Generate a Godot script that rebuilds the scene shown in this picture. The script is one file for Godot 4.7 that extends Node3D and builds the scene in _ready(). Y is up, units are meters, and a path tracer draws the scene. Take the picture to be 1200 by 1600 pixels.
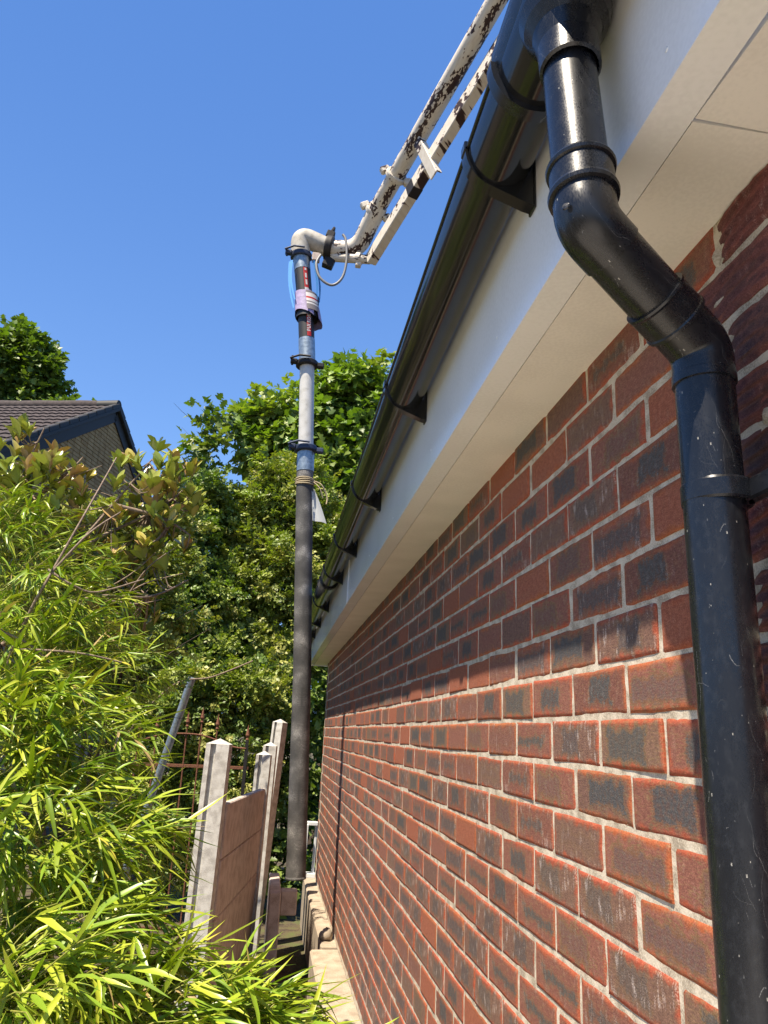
extends Node3D
# A narrow side passage: brick extension wall with eaves, gutter and downpipe on the right, concrete pump hose hanging in front of hedges,
# bamboo and a shrub on the left. Units are metres, y up, ground near y = 0, the wall face lies in the plane x = WX and runs along -z.
const EY := 1.75
const WX := 0.563
const BL := 0.225
const CH := 0.084
const FAR := 1.052
var rng := RandomNumberGenerator.new()
var M := {}

# ---------------------------------------------------------------- mesh builder
class MB:
	var v := PackedVector3Array()
	var n := PackedVector3Array()
	var t := PackedVector2Array()
	var c := PackedColorArray()
	var ix := PackedInt32Array()
	var col := Color(1, 1, 1)
	func vert(p: Vector3, nn: Vector3, uv := Vector2.ZERO) -> int:
		v.append(p); n.append(nn); t.append(uv); c.append(col)
		return v.size() - 1
	func tri(a: int, b: int, d: int):
		var g := (v[b] - v[a]).cross(v[d] - v[a])
		if g.dot(n[a] + n[b] + n[d]) > 0.0:
			ix.append_array([a, d, b])
		else:
			ix.append_array([a, b, d])
	func quad(a: int, b: int, d: int, e: int):
		tri(a, b, d); tri(a, d, e)
	func face(p: Array, uvs := []):
		var nn: Vector3 = (p[1] - p[0]).cross(p[2] - p[0]).normalized()
		var k := v.size()
		for i in p.size():
			vert(p[i], nn, uvs[i] if uvs else Vector2.ZERO)
		for i in range(1, p.size() - 1):
			ix.append_array([k, k + i + 1, k + i])
	func mesh() -> ArrayMesh:
		var a := []
		a.resize(Mesh.ARRAY_MAX)
		a[Mesh.ARRAY_VERTEX] = v
		a[Mesh.ARRAY_NORMAL] = n
		a[Mesh.ARRAY_TEX_UV] = t
		a[Mesh.ARRAY_COLOR] = c
		a[Mesh.ARRAY_INDEX] = ix
		var m := ArrayMesh.new()
		m.add_surface_from_arrays(Mesh.PRIMITIVE_TRIANGLES, a)
		return m
	# box with chamfered edges, optional transform
	func box(ctr: Vector3, size: Vector3, bev := 0.004, bs := Basis.IDENTITY):
		var h := size / 2.0
		var e := minf(bev, minf(h.x, minf(h.y, h.z)) * 0.8)
		var cor := {}
		for sx in [-1, 1]:
			for sy in [-1, 1]:
				for sz in [-1, 1]:
					var s := Vector3(sx, sy, sz)
					cor[s] = [ctr + bs * (s * Vector3(h.x, h.y - e, h.z - e)), ctr + bs * (s * Vector3(h.x - e, h.y, h.z - e)), ctr + bs * (s * Vector3(h.x - e, h.y - e, h.z))]
		for ax in 3:
			for sg in [-1, 1]:
				var q := []
				for k in [[-1, -1], [1, -1], [1, 1], [-1, 1]]:
					var s := Vector3.ZERO
					s[ax] = sg; s[(ax + 1) % 3] = k[0]; s[(ax + 2) % 3] = k[1]
					q.append(cor[s][ax])
				var nn := Vector3.ZERO
				nn[ax] = sg
				_flat(q, bs * nn)
		for ax in 3:
			var b1 := (ax + 1) % 3
			var b2 := (ax + 2) % 3
			for s1 in [-1, 1]:
				for s2 in [-1, 1]:
					var lo := Vector3.ZERO
					lo[ax] = -1; lo[b1] = s1; lo[b2] = s2
					var hi := lo
					hi[ax] = 1
					var nn := Vector3.ZERO
					nn[b1] = s1; nn[b2] = s2
					_flat([cor[lo][b1], cor[lo][b2], cor[hi][b2], cor[hi][b1]], (bs * nn).normalized())
		for s in cor:
			_flat(cor[s], (bs * s).normalized())
	func _flat(q: Array, nn: Vector3):
		var k := v.size()
		for p in q:
			vert(p, nn, Vector2(p.z + p.x, p.y))
		for i in range(1, q.size() - 1):
			tri(k, k + i, k + i + 1)
	# tube along a path; radius per point; uv = (round, metres along)
	func tube(path: Array, rad, sides := 12, caps := true, v0 := 0.0):
		var up := Vector3(0.13, 0.31, 0.94).normalized()
		var k0 := v.size()
		var run := v0
		var np := path.size()
		for i in np:
			var d: Vector3 = (path[mini(i + 1, np - 1)] - path[maxi(i - 1, 0)]).normalized()
			var sx := up - d * up.dot(d)
			if sx.length() < 0.05:
				sx = Vector3.RIGHT - d * d.x
			sx = sx.normalized()
			up = sx
			var sy := d.cross(sx)
			if i > 0:
				run += path[i].distance_to(path[i - 1])
			var r: float = rad[i] if rad is Array else rad
			for s in sides + 1:
				var a := TAU * s / sides
				var o := sx * cos(a) + sy * sin(a)
				vert(path[i] + o * r, o, Vector2(float(s) / sides, run))
		for i in np - 1:
			for s in sides:
				var a := k0 + i * (sides + 1) + s
				quad(a, a + 1, a + sides + 2, a + sides + 1)
		if caps:
			for e in [0, np - 1]:
				var d: Vector3 = (path[1] - path[0]).normalized() * -1.0 if e == 0 else (path[np - 1] - path[np - 2]).normalized()
				var k := vert(path[e], d)
				for s in sides + 1:
					vert(v[k0 + e * (sides + 1) + s], d)
				for s in sides:
					tri(k, k + 1 + s, k + 2 + s)
	# profile (list of Vector2: radius, along) turned about the axis from p in direction d
	func lathe(p: Vector3, d: Vector3, prof: Array, sides := 24):
		var path := []
		var rad := []
		for q in prof:
			path.append(p + d * q.y)
			rad.append(q.x)
		var sx := d.cross(Vector3(0.3, 0.2, 0.9)).normalized()
		var sy := d.cross(sx).normalized()
		for i in prof.size() - 1:
			var a: Vector2 = prof[i]
			var b: Vector2 = prof[i + 1]
			var sl := (b - a).normalized()
			var k := v.size()
			for s in sides + 1:
				var o := sx * cos(TAU * s / sides) + sy * sin(TAU * s / sides)
				var nn := (o * sl.y - d * sl.x).normalized()
				vert(p + d * a.y + o * a.x, nn, Vector2(float(s) / sides, a.y))
				vert(p + d * b.y + o * b.x, nn, Vector2(float(s) / sides, b.y))
			for s in sides:
				quad(k + s * 2, k + s * 2 + 2, k + s * 2 + 3, k + s * 2 + 1)
	# open strip swept: profile of points (Vector2 x,y) with normals, from z0 to z1 (offset y by slope)
	func sweep(prof: Array, z0: float, z1: float, slope := 0.0, closed := true, caps := true):
		var m := prof.size()
		for i in (m if closed else m - 1):
			var a: Vector2 = prof[i]
			var b: Vector2 = prof[(i + 1) % m]
			var e := (b - a)
			var nn := Vector3(e.y, -e.x, 0).normalized()
			var k := v.size()
			for zz in [z0, z1]:
				vert(Vector3(a.x, a.y + slope * zz, zz), nn, Vector2(0, zz))
				vert(Vector3(b.x, b.y + slope * zz, zz), nn, Vector2(1, zz))
			quad(k, k + 1, k + 3, k + 2)
		if caps:
			var tr := Geometry2D.triangulate_polygon(PackedVector2Array(prof))
			for zz in [z0, z1]:
				var nn := Vector3(0, 0, 1 if zz > minf(z0, z1) else -1)
				var k := v.size()
				for q in prof:
					vert(Vector3(q.x, q.y + slope * zz, zz), nn)
				for i in range(0, tr.size(), 3):
					tri(k + tr[i], k + tr[i + 1], k + tr[i + 2])

# ---------------------------------------------------------------- node helpers
var used := {}
func numbered(called: String) -> String:
	used[called] = used.get(called, -1) + 1
	return called if used[called] == 0 else "%s_%03d" % [called, used[called]]

func put(called: String, mesh: Mesh, m: Material, parent: Node) -> MeshInstance3D:
	var o := MeshInstance3D.new()
	o.name = called
	o.mesh = mesh
	o.material_override = m
	parent.add_child(o, true)
	return o

func thing(called: String, label: String, category: String, at := Vector3.ZERO, group := "") -> Node3D:
	var o := Node3D.new()
	o.name = numbered(called)
	add_child(o, true)
	o.position = at
	o.set_meta("label", label)
	o.set_meta("category", category)
	if group:
		o.set_meta("group", group)
	return o

func W(x: float, y: float, z: float) -> Vector3:      # measured from the eye -> world
	return Vector3(x, y + EY, z)

func fillet(p: Array, r: float, n := 6) -> Array:
	var out := [p[0]]
	for i in range(1, p.size() - 1):
		var a: Vector3 = p[i - 1]; var b: Vector3 = p[i]; var c: Vector3 = p[i + 1]
		var rr := minf(r, minf(a.distance_to(b), b.distance_to(c)) * 0.48)
		var s := b + (a - b).normalized() * rr
		var e := b + (c - b).normalized() * rr
		for k in n + 1:
			var u := float(k) / n
			out.append(s.lerp(b, u).lerp(b.lerp(e, u), u))
	out.append(p[p.size() - 1])
	return out

func spline(p: Array, n := 8) -> Array:
	var out := []
	for i in p.size() - 1:
		var a: Vector3 = p[maxi(i - 1, 0)]; var b: Vector3 = p[i]; var c: Vector3 = p[i + 1]; var d: Vector3 = p[mini(i + 2, p.size() - 1)]
		for k in n:
			out.append(b.cubic_interpolate(c, a, d, float(k) / n))
	out.append(p[p.size() - 1])
	return out

# ---------------------------------------------------------------- materials
func mat(c: Color, rough := 0.7, metal := 0.0) -> StandardMaterial3D:
	var m := StandardMaterial3D.new()
	m.albedo_color = c
	m.roughness = rough
	m.metallic = metal
	return m

func noise_bytes(sd: int, freq: float, w: int, h: int, kind := FastNoiseLite.TYPE_SIMPLEX_SMOOTH, oct := 4) -> PackedByteArray:
	var f := FastNoiseLite.new()
	f.seed = sd
	f.noise_type = kind
	f.frequency = freq
	f.fractal_octaves = oct
	return f.get_seamless_image(w, h).get_data()

func noise_tex(sd: int, freq: float, cols: Array, offs: Array, size := 512, oct := 5) -> ImageTexture:
	var b := noise_bytes(sd, freq * 0.45, size, size, FastNoiseLite.TYPE_SIMPLEX_SMOOTH, oct)
	var fine := noise_bytes(sd + 500, 0.16, size, size, FastNoiseLite.TYPE_SIMPLEX, 3)
	var g := Gradient.new()
	g.colors = PackedColorArray(cols)
	g.offsets = PackedFloat32Array(offs)
	var lut := PackedByteArray()
	for i in 256:
		var q := g.sample(i / 255.0)
		lut.append_array([q.r8, q.g8, q.b8])
	var o := PackedByteArray()
	o.resize(size * size * 3)
	for i in size * size:
		var k := clampi(int(128.0 + (b[i] - 128) * 0.75 + (fine[i] - 128) * 0.55), 0, 255) * 3
		o[i * 3] = lut[k]; o[i * 3 + 1] = lut[k + 1]; o[i * 3 + 2] = lut[k + 2]
	return ImageTexture.create_from_image(Image.create_from_data(size, size, false, Image.FORMAT_RGB8, o))

func gray_tex(sd: int, freq: float, size := 512, oct := 5) -> ImageTexture:
	return ImageTexture.create_from_image(Image.create_from_data(size, size, false, Image.FORMAT_L8, noise_bytes(sd, freq, size, size, FastNoiseLite.TYPE_SIMPLEX_SMOOTH, oct)))

func rough_mat(tex: Texture2D, scale: float, rough: float, bump: Texture2D = null, bump_cm := 0.1) -> StandardMaterial3D:
	var m := mat(Color.WHITE, rough)
	m.albedo_texture = tex
	m.uv1_triplanar = true
	m.uv1_world_triplanar = true
	m.uv1_scale = Vector3.ONE * scale
	if bump:
		m.heightmap_enabled = true
		m.heightmap_texture = bump
		m.heightmap_scale = bump_cm
	return m

func leaf_mat(back: float, rough := 0.42) -> StandardMaterial3D:
	var m := mat(Color.WHITE, rough)
	m.vertex_color_use_as_albedo = true
	m.backlight_enabled = true
	m.backlight = Color(0.9, 1.0, 0.35) * back
	m.cull_mode = BaseMaterial3D.CULL_DISABLED
	return m

# 24 brick faces (4 x 6): fired orange rim, brown body, blue-grey or olive flashing in the middle, lime streaks, sand specks
func brick_atlas() -> ImageTexture:
	var n1 := noise_bytes(11, 0.010, 1024, 1024)
	var n2 := noise_bytes(12, 0.035, 1024, 1024)
	var n4 := noise_bytes(14, 0.13, 1024, 1024, FastNoiseLite.TYPE_SIMPLEX, 3)
	var o := PackedByteArray()
	o.resize(2048 * 1024 * 3)
	var r := RandomNumberGenerator.new()
	r.seed = 5
	for id in 24:
		var kind := id % 10            # 0-3 grey heart, 4-5 olive heart, 6-7 plain, 8 orange, 9 lime washed
		var maroon := id >= 20
		var j := r.randf_range(-0.05, 0.05)
		var br := Vector3(0.475 + j, 0.295 + j * 0.7, 0.24 + j * 0.6)
		if r.randf() < 0.45:
			br = Vector3(0.425 + j, 0.305 + j, 0.255 + j * 0.5)
		var rim := Vector3(0.60 + j * 0.5, 0.31 + r.randf_range(-0.03, 0.03), 0.185)
		if kind == 8:
			br = Vector3(0.56, 0.315, 0.22)
		var heart := Vector3(0.225, 0.24, 0.26).lerp(Vector3(0.29, 0.28, 0.26), r.randf())
		var olive := Vector3(0.43, 0.345, 0.21)
		if maroon:
			br = Vector3(0.40 + j, 0.23, 0.21)
			rim = Vector3(0.44, 0.25, 0.215)
		var amt: float = [1.0, 0.9, 0.75, 0.95, 0.35, 0.45, 0.12, 0.0, 0.0, 0.55][kind]
		var ring: float = [0.5, 0.7, 0.4, 0.6, 0.9, 0.8, 0.3, 0.2, 0.1, 0.4][kind]
		if maroon:
			amt = 0.1
			ring = 0.0
		var lime: float = [0.45, 0.15, 0.8, 0.2, 0.3, 0.15, 0.6, 0.2, 0.2, 1.15][kind]
		var cx := r.randf_range(-24.0, 24.0)
		var cy := r.randf_range(-4.0, 4.0)
		var hx := r.randf_range(38.0, 90.0)
		var hy := r.randf_range(8.0, 24.0)
		var ox := r.randi_range(0, 1023)
		var oy := r.randi_range(0, 1023)
		var bx := (id % 4) * 512
		var by := (id / 4) * 170
		for y in 170:
			var my := (y - 84.5) * 0.43
			var r1 := ((y + oy) & 1023) << 10
			var r2 := ((y * 2 + oy) & 1023) << 10
			var r3 := ((y * 3 + ox) & 1023) << 10
			var rs := ((y / 5 + oy) & 1023) << 10
			for x in 512:
				var mx := (x - 255.5) * 0.42
				var a := n1[r1 + ((x + ox) & 1023)] / 255.0 - 0.5
				var b := n2[r1 + ((x + oy) & 1023)] / 255.0 - 0.5
				var e := n4[r1 + ((x + ox) & 1023)] / 255.0 - 0.5
				var h := n2[r3 + (((x >> 1) + oy) & 1023)] / 255.0 - 0.5
				var w := a * 20.0 + b * 9.0
				var d := minf(107.5 - absf(mx), 36.5 - absf(my)) + w * 0.7
				var q := rim.lerp(br, smoothstep(1.0, 13.0, d))
				q = q.lerp(olive, clampf(h * 2.2 + a * 0.8, 0.0, 0.6) * ring)
				var hd := minf(hx - absf(mx - cx), hy - absf(my - cy)) + w + h * 12.0
				var ht := smoothstep(-4.0, 5.5, hd)
				q = q.lerp(olive, smoothstep(-10.0, -2.0, hd) * (1.0 - ht) * ring * 0.7)
				q = q.lerp(heart, clampf(ht * amt * (0.85 + b * 0.9), 0.0, 0.95))
				var st := n2[rs + ((x + ox) & 1023)] / 255.0 - 0.5 + e * 0.5 + a * 0.4
				q = q.lerp(Vector3(0.72, 0.67, 0.65), clampf((st - 0.10) * 1.9, 0.0, 0.6) * lime * clampf(0.55 + a * 2.4, 0.0, 1.0))
				var g := e * 0.17 + b * 0.10 + h * 0.10
				var rn := r.randf()
				if rn < 0.009:
					g += 0.12 + rn * 40.0
				elif rn < 0.013:
					g -= 0.13
				var p := ((by + y) * 2048 + bx + x) * 3
				o[p] = clampi(int((q.x + g) * 255.0), 0, 255)
				o[p + 1] = clampi(int((q.y + g * 0.82) * 255.0), 0, 255)
				o[p + 2] = clampi(int((q.z + g * 0.72) * 255.0), 0, 255)
	return ImageTexture.create_from_image(Image.create_from_data(2048, 1024, false, Image.FORMAT_RGB8, o))

# black plastic with scuffs, lime splashes and dusty scratches
func scratched_plastic() -> StandardMaterial3D:
	var S := 1024
	var im := Image.create(S, S, false, Image.FORMAT_RGB8)
	im.fill(Color(0.092, 0.10, 0.118))
	var n := noise_bytes(31, 0.02, S, S)
	for y in S:
		for x in S:
			var g := n[y * S + x] / 255.0
			if g > 0.5:
				var q := (g - 0.5) * 0.11
				im.set_pixel(x, y, Color(0.092 + q, 0.10 + q, 0.118 + q))
	var r := RandomNumberGenerator.new()
	r.seed = 9
	for k in 150:
		var p := Vector2(r.randf() * S, r.randf() * S)
		var a := r.randf_range(1.1, 2.1) if r.randf() < 0.75 else r.randf() * TAU
		var len := int(pow(r.randf(), 3.0) * 170.0) + 6
		var w := r.randf_range(0.2, 0.8)
		var wd := r.randi_range(1, 4)
		for q in len:
			a += r.randf_range(-0.16, 0.16)
			p += Vector2(cos(a), sin(a))
			if r.randf() < 0.8:
				var f := w * r.randf_range(0.3, 1.0)
				for dx in wd:
					im.set_pixel(posmod(int(p.x) + dx, S), posmod(int(p.y), S), Color(0.10, 0.105, 0.115).lerp(Color(0.66, 0.66, 0.65), f))
	for k in 80:
		var p := Vector2(r.randf() * S, r.randf() * S)
		var q := int(1 + pow(r.randf(), 2.5) * 7)
		for dy in q:
			for dx in q:
				if r.randf() < 0.8:
					im.set_pixel(posmod(int(p.x) + dx, S), posmod(int(p.y) + dy, S), Color(0.62, 0.61, 0.58))
	var m := mat(Color.WHITE, 0.24)
	m.albedo_texture = ImageTexture.create_from_image(im)
	m.uv1_scale = Vector3(1, 2.2, 1)
	m.roughness_texture = noise_tex(33, 0.015, [Color(0.65, 0.65, 0.65), Color(1, 1, 1)], [0.35, 0.7])
	m.roughness = 0.34
	return m

# old white paint flaking off dark rust
func flaked_paint(sd: int, cut: float) -> StandardMaterial3D:
	var S := 512
	var a := noise_bytes(sd, 0.007, S, S)
	var b := noise_bytes(sd + 1, 0.035, S, S)
	var o := PackedByteArray()
	o.resize(S * S * 3)
	for y in S:
		for x in S:
			var i := y * S + x
			var j := (y * 2 % S) * S + x
			var f := a[i] / 255.0 * 0.6 + b[j] / 255.0 * 0.4
			var q := Color(0.82, 0.79, 0.73).lerp(Color(0.74, 0.69, 0.62), clampf((b[i] / 255.0 - 0.4) * 2.0, 0, 1) * 0.6)
			if f > cut:
				q = Color(0.24, 0.13, 0.10).lerp(Color(0.15, 0.095, 0.085), b[i] / 255.0)
			elif f > cut - 0.012:
				q = Color(0.55, 0.42, 0.33)
			o[i * 3] = q.r8; o[i * 3 + 1] = q.g8; o[i * 3 + 2] = q.b8
	var m := mat(Color.WHITE, 0.55)
	m.albedo_texture = ImageTexture.create_from_image(Image.create_from_data(S, S, false, Image.FORMAT_RGB8, o))
	m.uv1_scale = Vector3(1.0, 0.75, 1.0)
	return m

func _materials():
	var grit := gray_tex(21, 0.06, 512, 4)
	M.brick = mat(Color.WHITE, 0.82)
	M.brick.albedo_texture = brick_atlas()
	M.brick.heightmap_enabled = true
	M.brick.heightmap_texture = gray_tex(22, 0.11, 1024, 3)
	M.brick.heightmap_scale = 0.03
	M.mortar = rough_mat(noise_tex(23, 0.03, [Color(0.58, 0.53, 0.46), Color(0.73, 0.68, 0.60), Color(0.79, 0.745, 0.67)], [0.25, 0.5, 0.75]), 3.0, 0.95, grit, 0.05)
	M.plastic = scratched_plastic()
	M.gutter = mat(Color(0.10, 0.103, 0.108), 0.13)
	M.fascia = rough_mat(noise_tex(26, 0.01, [Color(0.90, 0.905, 0.90), Color(0.93, 0.935, 0.93)], [0.3, 0.7]), 1.0, 0.16)
	M.soffit = rough_mat(noise_tex(27, 0.012, [Color(0.885, 0.87, 0.835), Color(0.92, 0.905, 0.87)], [0.3, 0.7]), 1.3, 0.45)
	M.dirt = mat(Color(0.13, 0.09, 0.07), 0.95)
	M.concrete = rough_mat(noise_tex(28, 0.03, [Color(0.62, 0.60, 0.57), Color(0.75, 0.735, 0.70), Color(0.81, 0.80, 0.77)], [0.25, 0.5, 0.8]), 2.0, 0.92, grit, 0.03)
	M.panel = rough_mat(noise_tex(29, 0.025, [Color(0.64, 0.575, 0.53), Color(0.75, 0.69, 0.645), Color(0.79, 0.735, 0.695)], [0.25, 0.5, 0.8]), 1.6, 0.92, grit, 0.03)
	M.kerb = M.panel
	M.footing = rough_mat(noise_tex(30, 0.03, [Color(0.54, 0.485, 0.415), Color(0.625, 0.57, 0.495), Color(0.69, 0.635, 0.56)], [0.2, 0.5, 0.85]), 1.1, 0.95, grit, 0.03)
	M.paving = rough_mat(noise_tex(61, 0.03, [Color(0.70, 0.67, 0.62), Color(0.82, 0.79, 0.74)], [0.3, 0.7]), 1.0, 0.9)  # kept pale so the added path reflects more sun upward
	M.paint = flaked_paint(41, 0.618)
	M.paint_clean = flaked_paint(43, 0.64)
	M.elbow = rough_mat(noise_tex(45, 0.02, [Color(0.50, 0.47, 0.42), Color(0.68, 0.66, 0.61), Color(0.72, 0.70, 0.66)], [0.2, 0.45, 0.8]), 2.5, 0.6)
	M.pipe_grey = rough_mat(noise_tex(46, 0.02, [Color(0.62, 0.61, 0.58), Color(0.74, 0.735, 0.71), Color(0.77, 0.765, 0.75)], [0.2, 0.4, 0.8]), 2.0, 0.5)
	M.galv = rough_mat(noise_tex(47, 0.03, [Color(0.50, 0.55, 0.58), Color(0.66, 0.70, 0.72)], [0.35, 0.65]), 4.0, 0.42)
	M.galv.metallic = 0.75
	M.rubber = rough_mat(noise_tex(48, 0.012, [Color(0.20, 0.195, 0.19), Color(0.30, 0.295, 0.285), Color(0.40, 0.39, 0.375), Color(0.60, 0.59, 0.57)], [0.2, 0.5, 0.72, 0.80]), 1.6, 0.75)
	M.rubber_new = mat(Color(0.14, 0.145, 0.15), 0.55)
	M.iron = mat(Color(0.14, 0.13, 0.13), 0.6, 0.3)
	M.blue_iron = mat(Color(0.20, 0.24, 0.33), 0.55, 0.3)
	M.rust = rough_mat(noise_tex(49, 0.05, [Color(0.30, 0.17, 0.11), Color(0.50, 0.31, 0.20), Color(0.44, 0.36, 0.30)], [0.3, 0.55, 0.8]), 6.0, 0.85)
	M.strap = mat(Color(0.30, 0.60, 0.88), 0.7)
	M.red = mat(Color(0.72, 0.12, 0.11), 0.55)
	M.print_white = mat(Color(0.82, 0.80, 0.78), 0.6)
	M.sleeve = rough_mat(noise_tex(50, 0.02, [Color(0.50, 0.45, 0.58), Color(0.66, 0.60, 0.74)], [0.3, 0.7]), 5.0, 0.6)
	M.sleeve_grey = mat(Color(0.47, 0.44, 0.44), 0.7)
	M.cable = mat(Color(0.46, 0.46, 0.46), 0.5)
	M.twine = mat(Color(0.66, 0.60, 0.48), 0.9)
	M.rag = mat(Color(0.75, 0.76, 0.75), 0.8)
	M.rag.backlight_enabled = true
	M.rag.backlight = Color(0.4, 0.4, 0.4)
	M.rag.cull_mode = BaseMaterial3D.CULL_DISABLED
	M.upvc = mat(Color(0.83, 0.84, 0.84), 0.35)
	M.bark = rough_mat(noise_tex(51, 0.03, [Color(0.20, 0.16, 0.13), Color(0.38, 0.33, 0.28)], [0.3, 0.7]), 4.0, 0.9)
	M.twig = rough_mat(noise_tex(52, 0.03, [Color(0.38, 0.31, 0.25), Color(0.60, 0.53, 0.45)], [0.3, 0.7]), 9.0, 0.8)
	M.culm = rough_mat(noise_tex(53, 0.03, [Color(0.42, 0.46, 0.15), Color(0.60, 0.57, 0.28)], [0.3, 0.7]), 9.0, 0.5)
	M.bamboo_leaf = leaf_mat(0.62, 0.36)
	M.shrub_leaf = leaf_mat(0.40, 0.27)
	M.hedge_leaf = leaf_mat(0.8, 0.46)
	M.soil = rough_mat(noise_tex(54, 0.02, [Color(0.20, 0.16, 0.12), Color(0.34, 0.29, 0.21), Color(0.30, 0.34, 0.16)], [0.25, 0.5, 0.8]), 0.7, 0.95, grit, 0.4)
	M.tile = rough_mat(noise_tex(55, 0.03, [Color(0.17, 0.145, 0.14), Color(0.25, 0.215, 0.21), Color(0.32, 0.28, 0.27)], [0.25, 0.5, 0.8]), 1.3, 0.88)
	M.verge = mat(Color(0.13, 0.132, 0.13), 0.65)
	M.gable_brick = rough_mat(noise_tex(56, 0.02, [Color(0.52, 0.42, 0.27), Color(0.62, 0.51, 0.34), Color(0.67, 0.57, 0.40)], [0.25, 0.5, 0.8]), 0.9, 0.9)
	M.gable_mortar = mat(Color(0.55, 0.49, 0.40), 0.95)

# ---------------------------------------------------------------- the brick building
func brick_mesh(variant: int, len: float, sd: int, ribs := false) -> ArrayMesh:
	var b := MB.new()
	var r := RandomNumberGenerator.new()
	r.seed = sd
	var nz := 12 if ribs else 5
	var ny := 12 if ribs else 3
	var L := len / 2.0
	var H := 0.0374
	var flip := variant >= 24
	variant = variant % 24
	var cu := (variant % 4) * 0.25
	var cv := (variant / 4) * 170.0 / 1024.0
	var id := []
	var tilt := r.randf_range(-0.0012, 0.0012)
	for j in ny + 1:
		var line := []
		for i in nz + 1:
			var u := float(i) / nz
			var w := float(j) / ny
			var edge := i == 0 or i == nz or j == 0 or j == ny
			var z := lerpf(-L, L, u)
			var y := lerpf(-H, H, w)
			if not edge and not ribs:
				z = lerpf(-L, L, [0.0, 0.035, 0.34, 0.66, 0.965, 1.0][i])
				y = lerpf(-H, H, [0.0, 0.1, 0.9, 1.0][j])
			elif not ribs:
				z = lerpf(-L, L, [0.0, 0.035, 0.34, 0.66, 0.965, 1.0][i]) + (r.randf_range(-0.0014, 0.0014) if i == 0 or i == nz else 0.0)
				y = lerpf(-H, H, [0.0, 0.1, 0.9, 1.0][j]) + (r.randf_range(-0.0012, 0.0012) if j == 0 or j == ny else 0.0)
			var x := r.randf_range(-0.0004, 0.0004) + tilt * (u - 0.5) * 2.0
			if edge:
				x += 0.0022
			if ribs:
				var wob := sin(u * 9.0 + sd) * 0.006
				x += -0.0015 + 0.0016 * sin((y + wob * 0.4) * 700.0) + r.randf_range(-0.0012, 0.0012)
				if edge:
					x += 0.001 + r.randf_range(0.0, 0.001)
					z += r.randf_range(-0.002, 0.002)
					y += r.randf_range(-0.0016, 0.0016)
			line.append(b.vert(Vector3(x, y, z), Vector3(-1, 0, 0), Vector2(cu + clampf((L - z if flip else z + L) / 0.2155, 0.006, 0.994) * 0.25, cv + clampf((H - y) / (2.0 * H), 0.012, 0.988) * 170.0 / 1024.0)))
		id.append(line)
	for j in ny:
		for i in nz:
			b.quad(id[j][i], id[j][i + 1], id[j + 1][i + 1], id[j + 1][i])
	# rounded look: bend normals at the border
	for j in ny + 1:
		for i in nz + 1:
			var q := Vector3(-1, 0, 0)
			if i == 0: q.z -= 0.7
			if i == nz: q.z += 0.7
			if j == 0: q.y -= 0.7
			if j == ny: q.y += 0.7
			if ribs:
				q.y += cos((b.v[id[j][i]].y + sin(float(i) / nz * 9.0 + sd) * 0.0024) * 700.0) * 0.8 + r.randf_range(-0.3, 0.3)
				q.z += r.randf_range(-0.4, 0.4)
			b.n[id[j][i]] = q.normalized()
	var ring := []
	for i in nz: ring.append([id[0][i], Vector3(0, -1, 0)])
	for j in ny: ring.append([id[j][nz], Vector3(0, 0, 1)])
	for i in nz: ring.append([id[ny][nz - i], Vector3(0, 1, 0)])
	for j in ny: ring.append([id[ny - j][0], Vector3(0, 0, -1)])
	for k in ring.size():
		var p: int = ring[k][0]
		var q: int = ring[(k + 1) % ring.size()][0]
		var nn: Vector3 = ring[k][1]
		var a := b.vert(b.v[p], nn, b.t[p])
		var c := b.vert(b.v[q], nn, b.t[q])
		var d := b.vert(Vector3(0.02, b.v[q].y, b.v[q].z), nn, b.t[q])
		var e := b.vert(Vector3(0.02, b.v[p].y, b.v[p].z), nn, b.t[p])
		b.quad(a, c, d, e)
	return b.mesh()

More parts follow.
